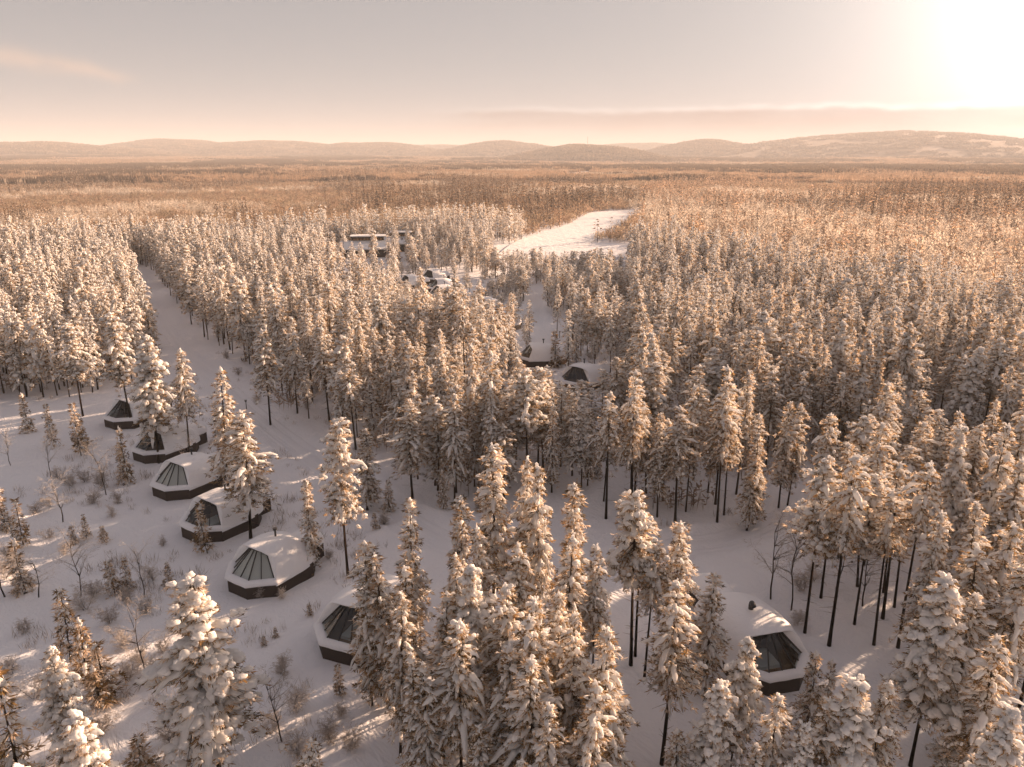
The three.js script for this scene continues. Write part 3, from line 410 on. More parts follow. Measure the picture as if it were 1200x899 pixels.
// the same cabin with a longer back
const stretched = (g) => { const c = g.clone(), p = c.attributes.position; for (let k = 0; k < p.count; k++) { const x = p.getX(k); if (x < -1) p.setX(k, -1 + (x + 1) * 1.7); } c.computeVertexNormals(); return c; };
const LONG = { ...CABIN }; for (const n of ['wall', 'floor', 'skirt', 'snow', 'ceiling', 'porch', 'porchSnow', 'door', 'handle']) LONG[n] = stretched(CABIN[n]);
function cabin(k, label, group, opt = {}) {
  const CAB = opt.long ? LONG : CABIN;
  const [x, z, th] = CABINS[k], o = thing('glass_cabin', label, 'cabin', x, z, rad(th - 90), group); o.position.y = 0;
  mesh('wall', CAB.wall, M.wall, o); mesh('wall_skirt', CAB.skirt, M.frame, o); mesh('floor', CAB.floor, M.floor, o); mesh('snow_ledge', CAB.ledge, M.roofSnow, o);
  const r = mesh('roof', CAB.ceiling, M.floor, o); mesh('snow_cover', CAB.snow, M.roofSnow, r);
  if (opt.bent) mesh('roof_vent', CAB.bentPipe, M.metal, o); else { const c = mesh('chimney_pipe', CAB.pipe, M.metal, o); mesh('chimney_cap', CAB.cap, M.metal, c); }
  CAB.panes.forEach((g, i) => { mesh('window_pane', g, M.glass, o); if (opt.blinds) mesh('blind', CAB.blinds[i], M.blind, o); });
  CAB.mullions.forEach((g) => mesh('mullion', g, M.frame, o)); CAB.rails.forEach(([n, g]) => mesh(n, g, M.frame, o)); mesh('partition', CAB.partition, M.wall, o);
  const p = mesh('porch', CAB.porch, M.wall, o); mesh('porch_snow', CAB.porchSnow, M.roofSnow, p); const d = mesh('door', CAB.door, opt.wood ? M.wood : M.wall, o); mesh('door_handle', CAB.handle, M.metal, d);
  return o;
}
cabin(0, 'end cabin of the row beside the track, behind two tall pines');
cabin(1, 'dark-glazed cabin standing behind a broad snowy pine trunk');
cabin(2, 'cabin with pale blinds, second of the row to show blinds', undefined, { blinds: true });
cabin(3, 'dark-glazed cabin with a small frosted sapling before its panes');
cabin(4, 'cabin with pale blinds, a roof chimney and a slender pine at its back', undefined, { blinds: true });
cabin(5, 'cabin half hidden behind the dense front pine stand', undefined, {});
cabin(6, 'large domed cabin with a bent black roof vent, alone across the track', undefined, { bent: true, long: true });
cabin(7, 'village cabin with dark panes below the cabin with the wooden door');
cabin(8, 'village cabin seen side-on with a wooden door in its low porch', undefined, { wood: true });
const vg = 'village cabins half buried among pines';
for (let k = 9; k < CABINS.length; k++) cabin(k, 'snow-covered village cabin glimpsed between the pines below the lodge', vg);
// beds seen through the dark panes
for (const k of [5, 6, 3]) { const [x, z, th] = CABINS[k], o = thing('bed', ['', '', '', 'pale bed inside the cabin behind the small sapling', '', 'pale bed inside the half hidden cabin', 'pale bed inside the large domed cabin'][k], 'bed', x, z, rad(th - 90)); o.position.y = 0.41;
  const g = new THREE.BoxGeometry(2.0, 0.28, 1.7, 12, 3, 10), p = g.attributes.position; for (let i = 0; i < p.count; i++) p.setY(i, p.getY(i) + (p.getY(i) > 0.1 ? 0.06 * noise(p.getX(i) * 2, p.getZ(i) * 2, 3) : 0)); g.computeVertexNormals();
  mesh('bed_frame', new THREE.BoxGeometry(2.1, 0.3, 1.8).translate(0.2, 0.15, 0), M.wood, o); mesh('duvet', g.translate(0.2, 0.44, 0), M.duvet, o); for (const s of [-0.42, 0.42]) mesh('pillow', new THREE.SphereGeometry(1, 14, 8).scale(0.22, 0.1, 0.34).translate(-0.6, 0.66, s), M.duvet, o); }

// ---------------------------------------------------------------- the lodge
function lodge(x, z, turn, w, d, label) {
  const o = thing('lodge', label, 'lodge', x, z, turn); o.position.y = 0;
  const wallH = 3.2, top = 6.6;
  mesh('wall', new THREE.BoxGeometry(w, wallH, d).translate(0, wallH / 2 - 0.3, 0), M.wall, o);
  // lean-to roof sloping to the viewer's side, snow on it
  const slab = (y0, y1, z0, z1, half, th, name, mat, parent) => { const s = new THREE.Shape([[z0, y0], [z1, y1], [z1, y1 + th], [z0 + 0.12, y0 + th], [z0, y0 + th * 0.6]].map(([a, b]) => new THREE.Vector2(a, b))); const g = new THREE.ExtrudeGeometry(s, { depth: half * 2, bevelEnabled: true, bevelSize: 0.08, bevelThickness: 0.08, bevelSegments: 2 }); g.rotateY(-Math.PI / 2); g.translate(half, 0, 0); return mesh(name, g, mat, parent); };
  const r = slab(2.75, 4.9, d / 2 + 0.9, -0.5, w / 2 + 0.5, 0.18, 'roof', M.frame, o); slab(2.96, 5.11, d / 2 + 0.9, -0.48, w / 2 + 0.55, 0.38, 'snow_cover', M.roofSnow, r);
  // clerestory band
  mesh('clerestory', new THREE.BoxGeometry(w * 0.72, 2.0, 5).translate(w * 0.08, 5.9, -3), M.wall, o);
  for (let k = 0; k < 9; k++) { const pn = mesh('window', new THREE.BoxGeometry(w * 0.06, 0.8, 0.08).translate(w * (0.08 - 0.30 + 0.075 * k), 6.0, -0.47), M.frame, o); mesh('pane', new THREE.BoxGeometry(w * 0.05, 0.66, 0.03).translate(w * (0.08 - 0.30 + 0.075 * k), 6.0, -0.42), M.wood, pn); }
  const u = mesh('upper_roof', new THREE.BoxGeometry(w * 0.8, 0.2, 7).translate(w * 0.08, 7.0, -2.6), M.frame, o); mesh('upper_snow', new THREE.BoxGeometry(w * 0.79, 0.35, 6.9, 8, 1, 4).translate(w * 0.08, 7.28, -2.6), M.roofSnow, u);
  mesh('chimney', new THREE.CylinderGeometry(0.25, 0.25, 1.4, 10).translate(w * 0.16, 4.6, d * 0.25), M.metal, o);
  for (let k = 0; k < 4; k++) mesh('window', new THREE.BoxGeometry(1.6, 1.2, 0.1).translate(w * (-0.36 + 0.24 * k), 1.5, d / 2 + 0.03), M.frame, o);
  return o;
}
lodge(-57.5, -306, rad(6), 17, 15, 'wide dark timber lodge with a long snowy roof and clerestory windows');
lodge(-46.5, -322, rad(3), 11, 10, 'smaller dark timber lodge next to the river arm');
lodge(-72, -316, rad(8), 9, 9, 'low dark timber wing peeping out behind the wide lodge');
// lamp posts along the tracks
for (const [x, z, label] of [[-41.4, -115.3, 'short dark lamp post beside the track among the forest edge'], [10.2, -162.5, 'short dark lamp post on the village path']]) {
  const o = thing('lamp_post', label, 'lamp post', x, z); mesh('post', new THREE.CylinderGeometry(0.06, 0.08, 1.5, 8).translate(0, 0.6, 0), M.metal, o); mesh('lamp_head', new THREE.CylinderGeometry(0.20, 0.14, 0.3, 10).translate(0, 1.42, 0), M.metal, o); mesh('snow_cap', new THREE.SphereGeometry(0.22, 12, 6, 0, 6.283, 0, 1.571).scale(1, 0.8, 1).translate(0, 1.57, 0), M.roofSnow, o);
}
{ const az = rad(5.3), o = thing('radio_mast', 'thin lattice radio mast on the dark wooded hill', 'mast', Math.sin(az) * 4250, -Math.cos(az) * 4250); o.position.y = 62; o.scale.setScalar(0.42);
  for (let k = 0; k < 3; k++) { const a = k * 2.094; mesh('mast_leg', new THREE.CylinderGeometry(0.8, 1.6, 150, 5).translate(Math.cos(a) * 1.8, 75, Math.sin(a) * 1.8), M.metal, o); } for (let k = 0; k < 5; k++) mesh('platform', new THREE.CylinderGeometry(3, 3, 1, 6).translate(0, 28 * (k + 1), 0), M.metal, o); }

// ---------------------------------------------------------------- trees, one by one near by
const usedSpots = [];
// words for one pine: its width and height where they stand out, its look, where it grows
function pineWords(s, h, R, where, z, x) {
  const S = STYLE[s], adj = []; if (R / S.R < 0.82) adj.push('narrow'); else if (R / S.R > 1.08) adj.push('wide'); if (h / S.h < 0.75) adj.push('short'); else if (h / S.h > 1.08) adj.push('towering');
  const edge = where.includes('thick forest') || where.includes('track bend') || where.includes('across') ? edgeOf(x, z) < 6 : null;
  let w = where; if (edge !== null) w = where.includes('thick forest') ? (edge ? 'edging the snowy opening' : 'deep in the forest beyond the opening') : where.includes('across') ? (edge ? 'edging the track across from the cabins' : 'deep across the track from the cabins') : (edge ? 'edging the track bend' : 'deep between track bend and village');
  const n = (t) => t.split(' ').length; while (adj.length && adj.length + n(LOOK[s]) + n(w) > 16) adj.pop();
  return [...adj, LOOK[s], w].join(' ');
}
const edgeOf = (x, z) => lineDist(OPEN_EDGE, x, z);
function clear(x, z, d) { for (const [a, b] of usedSpots) if (Math.abs(a - x) < d && Math.abs(b - z) < d && Math.hypot(a - x, b - z) < d) return false; return true; }
function regionOf(x, z) {
  if (x > 13 && z > -50.5) return ['before the large domed cabin', 'pines standing before the large domed cabin'];
  if (x > 21 && z > -66) return ['in the bare-trunked stand past the domed cabin', 'pines in the open stand past the large domed cabin'];
  if (z > -64 && x > -12 && x < 13) return ['in the dense stand beside the half hidden cabin', 'pines of the dense front stand'];
  if (x < -12 && z > -64) return ['in the clearing below the cabin row', 'pines in the shaded clearing'];
  if (inside(OPEN, x, z) && x < -12) return ['between the cabin row and the track', 'pines along the row of cabins'];
  if (x < -38 && z > -130) return ['past the end of the cabin row', 'pines past the end of the cabin row'];
  if (x < -8) return ['across the track from the cabin row', 'pines across the track from the cabin row'];
  if (x > 20) return ['in the thick forest beyond the opening', 'pines of the thick forest beyond the opening'];
  return ['between the track bend and the village', 'pines between the track bend and the village'];
}
const LOOK = { A: 'snow-laden pine with an oval crown', S: 'slender spire-shaped pine caked in snow', B: 'broad pine loaded with fat snow pillows', L: 'snowy pine with a long bare trunk', T: 'snowy pine with an open uneven crown', D: 'small dark young pine with little snow' };
const OWN = {
  0: 'tall leaning pine standing alone just past the end cabin of the row', 1: 'tallest pine with an orange bare trunk beside the end cabin', 2: 'very broad snowy pine whose trunk crosses the second cabin of the row', 3: 'dense snowy pine between the second cabin and the track', 4: 'spire-shaped pine behind the roof of the fourth cabin', 5: 'large oval pine with its trunk before the fourth cabin roof',
  6: 'short columnar pine at the back corner of the cabin with a chimney', 7: 'lone pine with a bare trunk and upper crown beside the track', 8: 'leaning snowy pine at the forest edge by the lamp post', 21: 'very broad pine heaped with round snow pillows, alone in the shaded clearing', 18: 'narrow golden pine beside the hidden flank of the domed cabin', 19: 'thin pine with high golden crown and bare trunk on the open snow', 20: 'large heavily pillowed pine at the front of the bare-trunked stand', 39: 'tall golden pine standing by itself between the front stand and the opening' };
PINES.forEach(([x, z, h, R, s], k) => { const [w, g] = regionOf(x, z); addPine(x, z, h, R, s, OWN[k] || pineWords(s, h, R, w, z, x), OWN[k] ? undefined : g); usedSpots.push([x, z]); });
for (const [x, z] of SAPLINGS.concat(BIRCHES)) usedSpots.push([x, z]);
const RIVERS = [curvy(RIVER), curvy(RIVER_ARM)];
const azOf = (x, z) => Math.atan2(x, -z) * 180 / Math.PI;
function pineChance(x, z) {
  const r = Math.hypot(x, z);
  if (inside(OPEN, x, z)) return inside(RIGHT_STAND, x, z) ? 0.62 : 0;
  if (lineDist(TRACK, x, z) < 4.2 || lineDist(TRACK_VILLAGE, x, z) < 3.2) return 0;
  for (const [cx, cz] of CABINS) if (Math.hypot(x - cx, z - cz) < 8) return 0;
  for (const [cx, cz, w] of [[-57, -300, 14], [-46.5, -317, 10], [-59, -285, 10], [-48, -304, 7]]) if (Math.hypot(x - cx, z - cz) < w) return 0;
  if (inside(RIVERS[0], x, z) || inside(RIVERS[1], x, z)) return 0;
  const az = azOf(x, z);
  if (az > -1.5 && az < 8.6 && r > 205 && r < 345) return r < 258 ? 0.6 : 0;
  if (az > -12.8 && az < -8.6 && r > 205 && r < 312) return 0.05;
  if (inside(VILLAGE, x, z)) return 0.36;
  if (az > -8.5 && az < 0.5 && r > 150 && r < 235) return 0.8;
  if (az > 0.5 && az < 8 && r > 95 && r < 126) return 0.45;
  return 0.80 + 0.85 * noise(x * 0.06, z * 0.06, 7);
}
// how far the tall snowy pines reach, by direction
const pineReach = (az, x, z) => (az < -8 ? 355 : az < 2 ? 375 : az < 12 ? 320 : lerp(290, 215, smooth(12, 24, az))) + 45 * fbm(x * 0.012, z * 0.012, 3.3, 3);
const spots = [];
for (let cz = -33; cz > -460; cz -= 3.0) for (let cx = -420; cx < 430; cx += 3.0) {
  const x = cx + rr(-1.6, 1.6), z = cz + rr(-1.6, 1.6), az = azOf(x, z), r = Math.hypot(x, z);
  const a1 = rnd(), a2 = rnd(), a3 = rnd(), a4 = rnd(), a5 = rnd();
  if (az < -43 || az > 58 || (az > 43 && r > 200) || r < 30 || r > pineReach(az, x, z) || a1 > pineChance(x, z)) continue;
  const patch = fbm(x * 0.02, z * 0.02, 9.1, 3), village = inside(VILLAGE, x, z);
  let s = a2 < 0.46 ? 'A' : a2 < 0.66 ? 'S' : a2 < 0.84 ? 'L' : a2 < 0.93 ? 'T' : 'B';
  if (inside(RIGHT_STAND, x, z)) s = a2 < 0.7 ? 'L' : 'T';
  let h = STYLE[s].h * lerp(0.66, 1.14, a3) * (1 + 0.3 * patch), R = STYLE[s].R * lerp(0.72, 1.2, a4);
  if (az > 0.5 && az < 8 && r > 76 && r < 126) h = Math.min(h, (38 - (az > 3.2 && az < 6.4 ? 0.287 : 0.268) * r) * lerp(0.75, 1, a4)); else if (az > -8.5 && az < 0.5 && r > 150 && r < 235) h = Math.min(h, Math.max(5, 38 - 0.166 * r) * lerp(0.75, 1.15, a4)); else if (a5 < 0.2) { h *= lerp(0.4, 0.7, a5 * 5); R *= 0.75; }
  if (village) h *= 0.85; else if (az > -1.5 && az < 8.6 && r > 205 && r < 345) h = Math.min(h, 8.5 * lerp(0.8, 1.1, a4)) ;
  if (!clear(x, z, r < 150 ? 1.9 : 1.2)) continue;
  spots.push({ x, z, h, R, s, r, size: h / Math.max(30, r), seen: Math.abs(az) < 36 });
}
spots.sort((a, b) => (b.seen - a.seen) || b.size - a.size);
const ALONE = 292 - PINES.filter((p) => p[4] !== 'D').length, rest = [];
spots.forEach((q, k) => { if (k < ALONE && q.seen) { const [w, g] = regionOf(q.x, q.z); addPine(q.x, q.z, q.h, q.R, q.s, pineWords(q.s, q.h, q.R, w, q.z, q.x), g); } else rest.push(q); });
console.log('forest spots', spots.length, 'alone', ALONE);
// the forest behind, one mass
const up = new THREE.Vector3(0, 1, 0);
function scatter(parent, name, geos, mat, list) { // list of {x, z, sx, sy, v, c}
  geos.forEach((g, v) => {
    const mine = list.filter((q) => q.v === v); if (!mine.length) return;
    const im = shadows(new THREE.InstancedMesh(g, mat, mine.length)); im.name = name; const m = new THREE.Matrix4(), qt = new THREE.Quaternion();
    mine.forEach((q, k) => { qt.setFromEuler(new THREE.Euler(rr(-0.05, 0.05), rr(0, 6.28), rr(-0.05, 0.05))); m.compose(new THREE.Vector3(q.x, q.y ?? groundHeight(q.x, q.z), q.z), qt, new THREE.Vector3(q.sx, q.sy, q.sx)); im.setMatrixAt(k, m); if (q.c) im.setColorAt(k, q.c); });
    parent.add(im);
  });
}
function mass(name, label, category) { const g = new THREE.Group(); g.name = name; g.userData = { kind: 'stuff', label, category }; scene.add(g); return g; }
const forest = mass('pine_forest', 'dense mass of snow-covered pines filling the valley floor', 'forest');
const STY = ['A', 'S', 'L', 'T', 'B'], bins = [[], [], []];
for (const q of rest) { const lod = q.r < 200 ? 0 : q.r < 330 ? 1 : 2, si = STY.indexOf(q.s), S = STYLE[q.s]; bins[lod].push({ x: q.x, z: q.z, sx: q.R / S.R, sy: q.h / S.h, v: si * 3 + Math.floor(rnd() * 3) }); }
for (const lod of [1, 2]) { const geos = []; for (const s of STY) for (let k = 0; k < 3; k++) geos.push(growPine(STYLE[s], lod === 1 ? 1 : 2).all); if (lod === 1) { scatter(forest, 'pine_crowns', geos, M.foliage, bins[0]); scatter(forest, 'pine_crowns', geos, M.foliage, bins[1]); } else scatter(forest, 'pine_crowns', geos, M.foliage, bins[2]); }

// ---------------------------------------------------------------- saplings, birches, bushes
const saplingProto = [0, 1, 2, 3].map((k) => growPine({ h: 4.5, R: 0.95, cb: 0.1 + 0.04 * (k % 2), snow: 0.6 - 0.08 * k, big: 0.72, prof: (t) => Math.pow(1 - t, 0.8) * (0.7 + 0.3 * Math.min(1, t * 5)) }, 0));
SAPLINGS.forEach(([x, z, h, R], k) => {
  const P = saplingProto[k % 4], where = x > -5 ? 'beside the village cabins' : z > -62 ? 'in the shaded clearing below the cabin row' : z > -82 ? 'on the open snow before the cabin row' : 'near the end cabin of the row';
  const o = thing('pine_sapling', k === 10 ? 'frosted sapling right before the panes of the fourth cabin' : `${h < 1.4 ? 'tiny dark' : h < 3 ? 'small frosted' : 'slim snow-dusted'} pine sapling ${where}`, 'sapling', x, z, rr(0, 6.28), k === 10 ? undefined : 'young pines ' + where);
  o.scale.set(R / 0.95, h / 4.5, R / 0.95); mesh('trunk', P.trunk, M.bark, o); const c = mesh('crown', P.needles, M.needles, o); mesh('snow_load', P.snow, M.snow, c).userData.kind = 'stuff';
});
// twiggy growth: limbs that fork into finer, drooping twigs
function growTwigs(h, spread, stems, frost, fine) {
  const wood = new Soup(true), tw = new Soup(true);
  const col = () => { const f = Math.min(1, Math.max(0, frost + rr(-0.3, 0.3))); return [lerp(0.13, 0.78, f), lerp(0.085, 0.72, f), lerp(0.06, 0.67, f)]; };
  function limb(p, d, len, r, level) {
    const pts = [[...p, r]]; let q = p, v = d; const n = level === 0 ? 5 : 3;
    for (let k = 1; k <= n; k++) { v = unit([v[0] + rr(-0.22, 0.22), v[1] + (level === 0 ? 0.12 : -0.06 * level) + rr(-0.1, 0.1), v[2] + rr(-0.22, 0.22)]); q = [q[0] + v[0] * len / n, q[1] + v[1] * len / n, q[2] + v[2] * len / n]; pts.push([...q, r * (1 - 0.75 * k / n)]);
      if (level < 3) { const kids = level === 0 ? 3 : level === 1 ? 3 : 2; for (let j = 0; j < kids; j++) { if (level === 0 && k < 2 && fine > 0) continue; const w = unit([v[0] * 0.8 + rr(-1, 1), v[1] * 0.7 + rr(-0.25, 0.55), v[2] * 0.8 + rr(-1, 1)]); limb(q, w, len * rr(0.28, 0.48), Math.max(0.007, r * 0.5), level + 1); } } }
    if (level < 2) wood.stick(pts, level === 0 ? 5 : 3, level === 0 ? [0.24, 0.19, 0.155] : col()); else for (let k = 0; k < n; k++) { const a = pts[k], b = pts[k + 1], dd = [b[0] - a[0], b[1] - a[1], b[2] - a[2]], l = Math.hypot(...dd); tw.blade(a.slice(0, 3), unit(dd), l * 1.25, 0.009 + 0.006 * rnd(), col()); }
  }
  for (let k = 0; k < stems; k++) { const a = rr(0, 6.28), s = stems === 1 ? 0.08 : spread; limb([rr(-0.1, 0.1) * stems * 0.3, -0.15, rr(-0.1, 0.1) * stems * 0.3], unit([Math.cos(a) * s, 1, Math.sin(a) * s]), h * rr(0.75, 1.05), 0.012 + 0.010 * h * (stems === 1 ? 1 : 0.5), 0); }
  return { wood: wood.geo(), twigs: tw.geo() };
}
const birchProto = [0, 1, 2].map(() => growTwigs(6, 0.1, 1, 0.5, 1)), birchFrost = [0, 1].map(() => growTwigs(6, 0.1, 1, 0.85, 1)), bushProto = [0, 1, 2, 3].map((k) => growTwigs(1.7, 0.55, 4, 0.55 + 0.1 * k, 0));
BIRCHES.forEach(([x, z, h, R, f], k) => {
  const P = f ? birchFrost[k % 2] : birchProto[k % 3], where = x > 0 ? 'by the bare-trunked stand past the domed cabin' : z > -62 ? 'in the shaded clearing' : 'on the snow before the cabin row';
  const o = thing('birch_tree', k === 2 ? 'arching frosted birch alone behind the large domed cabin' : `${f ? 'white frosted' : 'bare brown'} young birch ${where}`, 'birch', x, z, rr(0, 6.28), k === 2 ? undefined : 'young birches ' + where);
  o.scale.set(R / 1.4, h / 6, R / 1.4); mesh('trunk', P.wood, M.twig, o); mesh('crown', P.twigs, M.twig, o);
});
BUSHES.forEach(([x, z, s], k) => {
  const P = bushProto[k % 4], where = x > 0 ? 'near the village cabins and open stand' : z > -62 ? 'in the shaded clearing below the cabin row' : z > -88 && x < -20 ? 'on the open snow before the cabin row' : 'along the track at the forest edge';
  const o = thing('frosted_bush', `low leafless frosted bush ${where}`, 'bush', x, z, rr(0, 6.28), 'frosted bushes ' + where); o.scale.set(s * 0.8, s * 0.7, s * 0.8); mesh('stems', P.wood, M.twig, o); mesh('twigs', P.twigs, M.twig, o);
});
// small stalks and heather poking through the snow
{
  const g = mass('undergrowth', 'thin frosted stalks and twigs poking through the snow', 'undergrowth'), geos = [0, 1, 2].map(() => { const s = new Soup(true); for (let k = 0; k < 26; k++) { const a = rr(0, 6.28), t = rr(0.1, 0.7), f = rnd(); s.blade([rr(-0.5, 0.5), -0.05, rr(-0.5, 0.5)], unit([Math.cos(a) * t, 1, Math.sin(a) * t]), rr(0.3, 1.0), 0.014, [lerp(0.12, 0.7, f), lerp(0.08, 0.63, f), lerp(0.055, 0.58, f)]); } return s.geo(); }), list = [];
  for (let k = 0; k < 5200; k++) { const z = -rr(34, 150), x = rr(-0.9, 0.9) * -z, n = fbm(x * 0.06, z * 0.06, 5.5, 3); if (n < (inside(OPEN, x, z) ? (x < -15 ? 0.02 : 0.16) : 0.0) || lineDist(TRACK, x, z) < 2.3 || CABINS.some(([a, b]) => Math.hypot(a - x, b - z) < 6)) continue; list.push({ x, z, sx: rr(0.6, 1.4), sy: rr(0.5, 1.5), v: k % 3 }); }
  scatter(g, 'stalks', geos, M.twig, list);
}

// ---------------------------------------------------------------- thickets and woods farther out
{
  const thicketGeos = [0, 1, 2, 3].map(() => { const s = new Soup(true); for (let k = 0; k < 15; k++) { const a = rr(0, 6.28), q = Math.sqrt(rnd()) * 2.7, x = Math.cos(a) * q, z = Math.sin(a) * q, h = rr(2.6, 6.2), sh = rr(0.75, 1.15); s.blade([x, 0, z], unit([rr(-0.12, 0.12), 1, rr(-0.12, 0.12)]), h, 0.07, [sh * 0.6, sh * 0.6, sh * 0.6]); for (let j = 0; j < 7; j++) { const v = rr(0.3, 1), ww = rr(0, 6.28), m = rr(0.75, 1.15) * sh; s.blade([x, h * v, z], unit([Math.cos(ww), rr(0.1, 1.3), Math.sin(ww)]), h * (1.15 - v) * rr(0.3, 0.55), rr(0.09, 0.22), [m, m, m]); } } return s.geo(); });
  const birchwood = mass('birch_thicket', 'leafless brown birch and willow thickets along the river', 'thicket'), frosted = mass('frosted_thicket', 'pale frosted birch wood spreading across the sunny side', 'thicket'), list = [], list2 = [], conif = [];
  const dark = () => { const k = rr(0.7, 1.25), w = rr(0.92, 1.08); return new THREE.Color().setRGB(0.46 * k, 0.34 * k * w, 0.245 * k * w); }, pale = () => { const k = rr(0.75, 1.1); return new THREE.Color().setRGB(0.76 * k, 0.66 * k, 0.56 * k); };
  for (let r = 72; r < 1150; r += 3.8 + r * 0.0022) for (let az = -42; az < 44;) {
    az += (3.8 + r * 0.0022) / r * 57.3 * rr(0.75, 1.25); const R = r + rr(-2, 2), x = Math.sin(rad(az)) * R, z = -Math.cos(rad(az)) * R;
    if (inside(RIVERS[0], x, z) || inside(RIVERS[1], x, z) || FAR_SNOW.some((f) => inside(f, x, z))) continue;
    const reach = pineReach(az, x, z), n = fbm(x * 0.006, z * 0.006, 2.2, 4), right = az > 9 + 4 * n;
    const under = R < reach - 5 && R < 330 && !inside(OPEN, x, z) && !inside(VILLAGE, x, z) && rnd() < 0.2;
    if (under && pineChance(x, z) > 0.5) { const k = rr(0.6, 1.2); list.push({ x, z, sx: rr(0.6, 1), sy: rr(0.35, 0.85), v: Math.floor(rnd() * 4), c: new THREE.Color().setRGB(0.42 * k, 0.32 * k, 0.25 * k) }); continue; }
    if (R < reach - (right ? 75 : 5) || (right && R < reach && rnd() < 0.45) || inside(VILLAGE, x, z) || inside(OPEN, x, z) || (az < 9 && az > -1.5 && R < 350)) continue;
    for (const [cx, cz, w] of [[-57, -300, 15], [-46.5, -317, 12]]) if (Math.hypot(x - cx, z - cz) < w) { az += 0.1; }
    if (rnd() < 0.1) continue;
    const con = fbm(x * 0.011, z * 0.004, 8.8, 3);
    if (con > 0.17 - 0.10 * smooth(600, 1000, R) && rnd() < 0.7 || (right && R < 620 && rnd() < 0.22)) { { const dk = (right ? 0.85 : 0.55) * rr(0.7, 1.3); conif.push({ x, z, sx: rr(0.8, 1.25), sy: rr(0.6, 1.05), v: Math.floor(rnd() * 6), c: new THREE.Color().setRGB(dk, dk * 0.86, dk * 0.74) }); } if (rnd() < 0.5) continue; }
    const q = { x, z, sx: rr(0.8, 1.3) * (1 + r * 0.0004), sy: rr(0.6, 1.2) * (1 + 0.6 * n), v: Math.floor(rnd() * 4) };
    const frosty = right ? R < 800 + 260 * n : n > 0.1;
    if (frosty && rnd() < 0.85) { q.c = pale(); q.sy *= right ? 1.25 : 1; list2.push(q); } else { q.c = dark(); list.push(q); }
  }
  scatter(birchwood, 'thicket', thicketGeos, M.foliage, list); scatter(frosted, 'thicket', thicketGeos, M.foliage, list2);
  const geos = []; for (const s of ['S', 'A']) for (let k = 0; k < 3; k++) geos.push(growPine(STYLE[s], 3).all);
  scatter(forest, 'pine_crowns', geos, M.foliage, conif);
  // spruces standing in bands across the plain
  const spruces = [];
  for (let r = 480; r < 2300;) {
    const st = 5.5 + r * 0.0042; r += st;
    for (let az = -41; az < 42;) {
      az += st / r * 57.3 * rr(0.5, 1.5); const R = r + rr(-0.5, 0.5) * st, x = Math.sin(rad(az)) * R, z = -Math.cos(rad(az)) * R;
      if (fbm(x * 0.0042, z * 0.0021, 4.6, 4) + 0.12 * noise(x * 0.03, z * 0.03, 2) < 0.13 || rnd() < 0.25 || inside(RIVERS[0], x, z) || inside(RIVERS[1], x, z) || FAR_SNOW.some((f) => inside(f, x, z))) continue;
      const dk = rr(0.3, 0.65); spruces.push({ x, z, sx: rr(0.8, 1.5), sy: rr(0.7, 1.35), v: Math.floor(rnd() * 6), c: new THREE.Color().setRGB(dk, dk * 0.84, dk * 0.7) });
    }
  }
  console.log('spruces', spruces.length); scatter(forest, 'spruce_crowns', geos, M.foliage, spruces);
  // far woods: stands of pointed crowns
  const standGeos = [0, 1, 2, 3].map(() => { const s = new Soup(true); for (let k = 0; k < 26; k++) { const a = rr(0, 6.28), q = Math.sqrt(rnd()) * 7, x = Math.cos(a) * q, z = Math.sin(a) * q, h = rr(5, 11), w = rr(1.1, 2.1), sh = rr(0.75, 1.25), t = rr(0, 6); const c = [0, 1, 2, 3].map((j) => [x + Math.cos(t + j * 1.571) * w, h * 0.12, z + Math.sin(t + j * 1.571) * w]); for (let j = 0; j < 4; j++) { s.tri(c[j], c[(j + 1) % 4], [x + rr(-0.3, 0.3), h, z], [sh, sh, sh]); } } return s.geo(); });
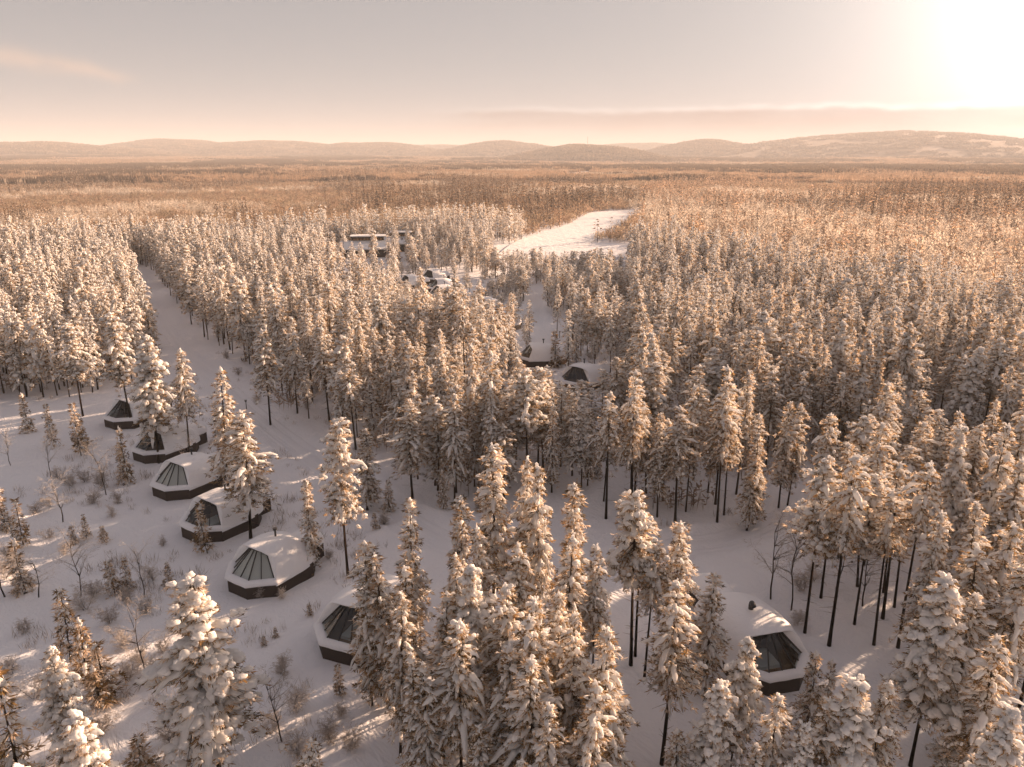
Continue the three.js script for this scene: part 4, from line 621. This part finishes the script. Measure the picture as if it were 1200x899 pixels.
  const woods = mass('distant_woods', 'brown and dark woods stretching to the foot of the fells', 'forest'), far = [];
  for (let r = 1080; r < 5200;) {
    const st = 6 + (r - 1080) * 0.0058; r += st;
    for (let az = -41; az < 42;) {
      az += st * 1.25 / r * 57.3 * rr(0.7, 1.3); const R = r + rr(-0.5, 0.5) * st, x = Math.sin(rad(az)) * R, z = -Math.cos(rad(az)) * R;
      if (FAR_SNOW.some((f) => inside(f, x, z))) continue;
      const n = fbm(x * 0.0016, z * 0.0009, 6.1, 4), m = fbm(x * 0.005, z * 0.005, 2.7, 3), b = rr(0.8, 1.2), k = smooth(-0.06, 0.12, n + 0.35 * m);
      if (n < -0.33) continue;
      const kind = rnd() < k ? [0.17, 0.125, 0.09] : m + rr(-0.15, 0.15) > 0.2 ? [0.5, 0.43, 0.36] : [0.43, 0.315, 0.225];
      far.push({ x, z, sx: st / 9, sy: lerp(0.65, 1.15, k) * b, v: Math.floor(rnd() * 4), c: new THREE.Color().setRGB(kind[0] * b, kind[1] * b, kind[2] * b) });
    }
  }
  console.log('thickets', list.length, list2.length, conif.length, 'far', far.length);
  for (const f of FELLS) for (let k = 0; k < 1500; k++) { // woods climbing the fells
    const u = rr(-0.97, 0.97), v = rr(-0.15, 0.98), lx = u * f.halfW, lz = v * f.depth, c = Math.cos(rad(f.az)), s = Math.sin(rad(f.az)), y = f.fellY(u, v);
    if (fbm(u * 5 + f.az, v * 4, 3.3, 3) > 0.24) continue;
    const kind = rnd() < 0.4 ? [0.22, 0.165, 0.125] : [0.32, 0.24, 0.175], b = rr(0.8, 1.2);
    far.push({ x: s * f.dist + lx * c - lz * s, z: -c * f.dist + lx * s + lz * c, y: y - 1, sx: rr(3.5, 6), sy: rr(0.7, 1.3), v: Math.floor(rnd() * 4), c: new THREE.Color().setRGB(kind[0] * b, kind[1] * b, kind[2] * b) });
  }
  scatter(woods, 'stand', standGeos, M.foliage, far);
}
scene.traverse((o) => { if (o.isMesh) shadows(o); });
renderer.render(scene, camera);
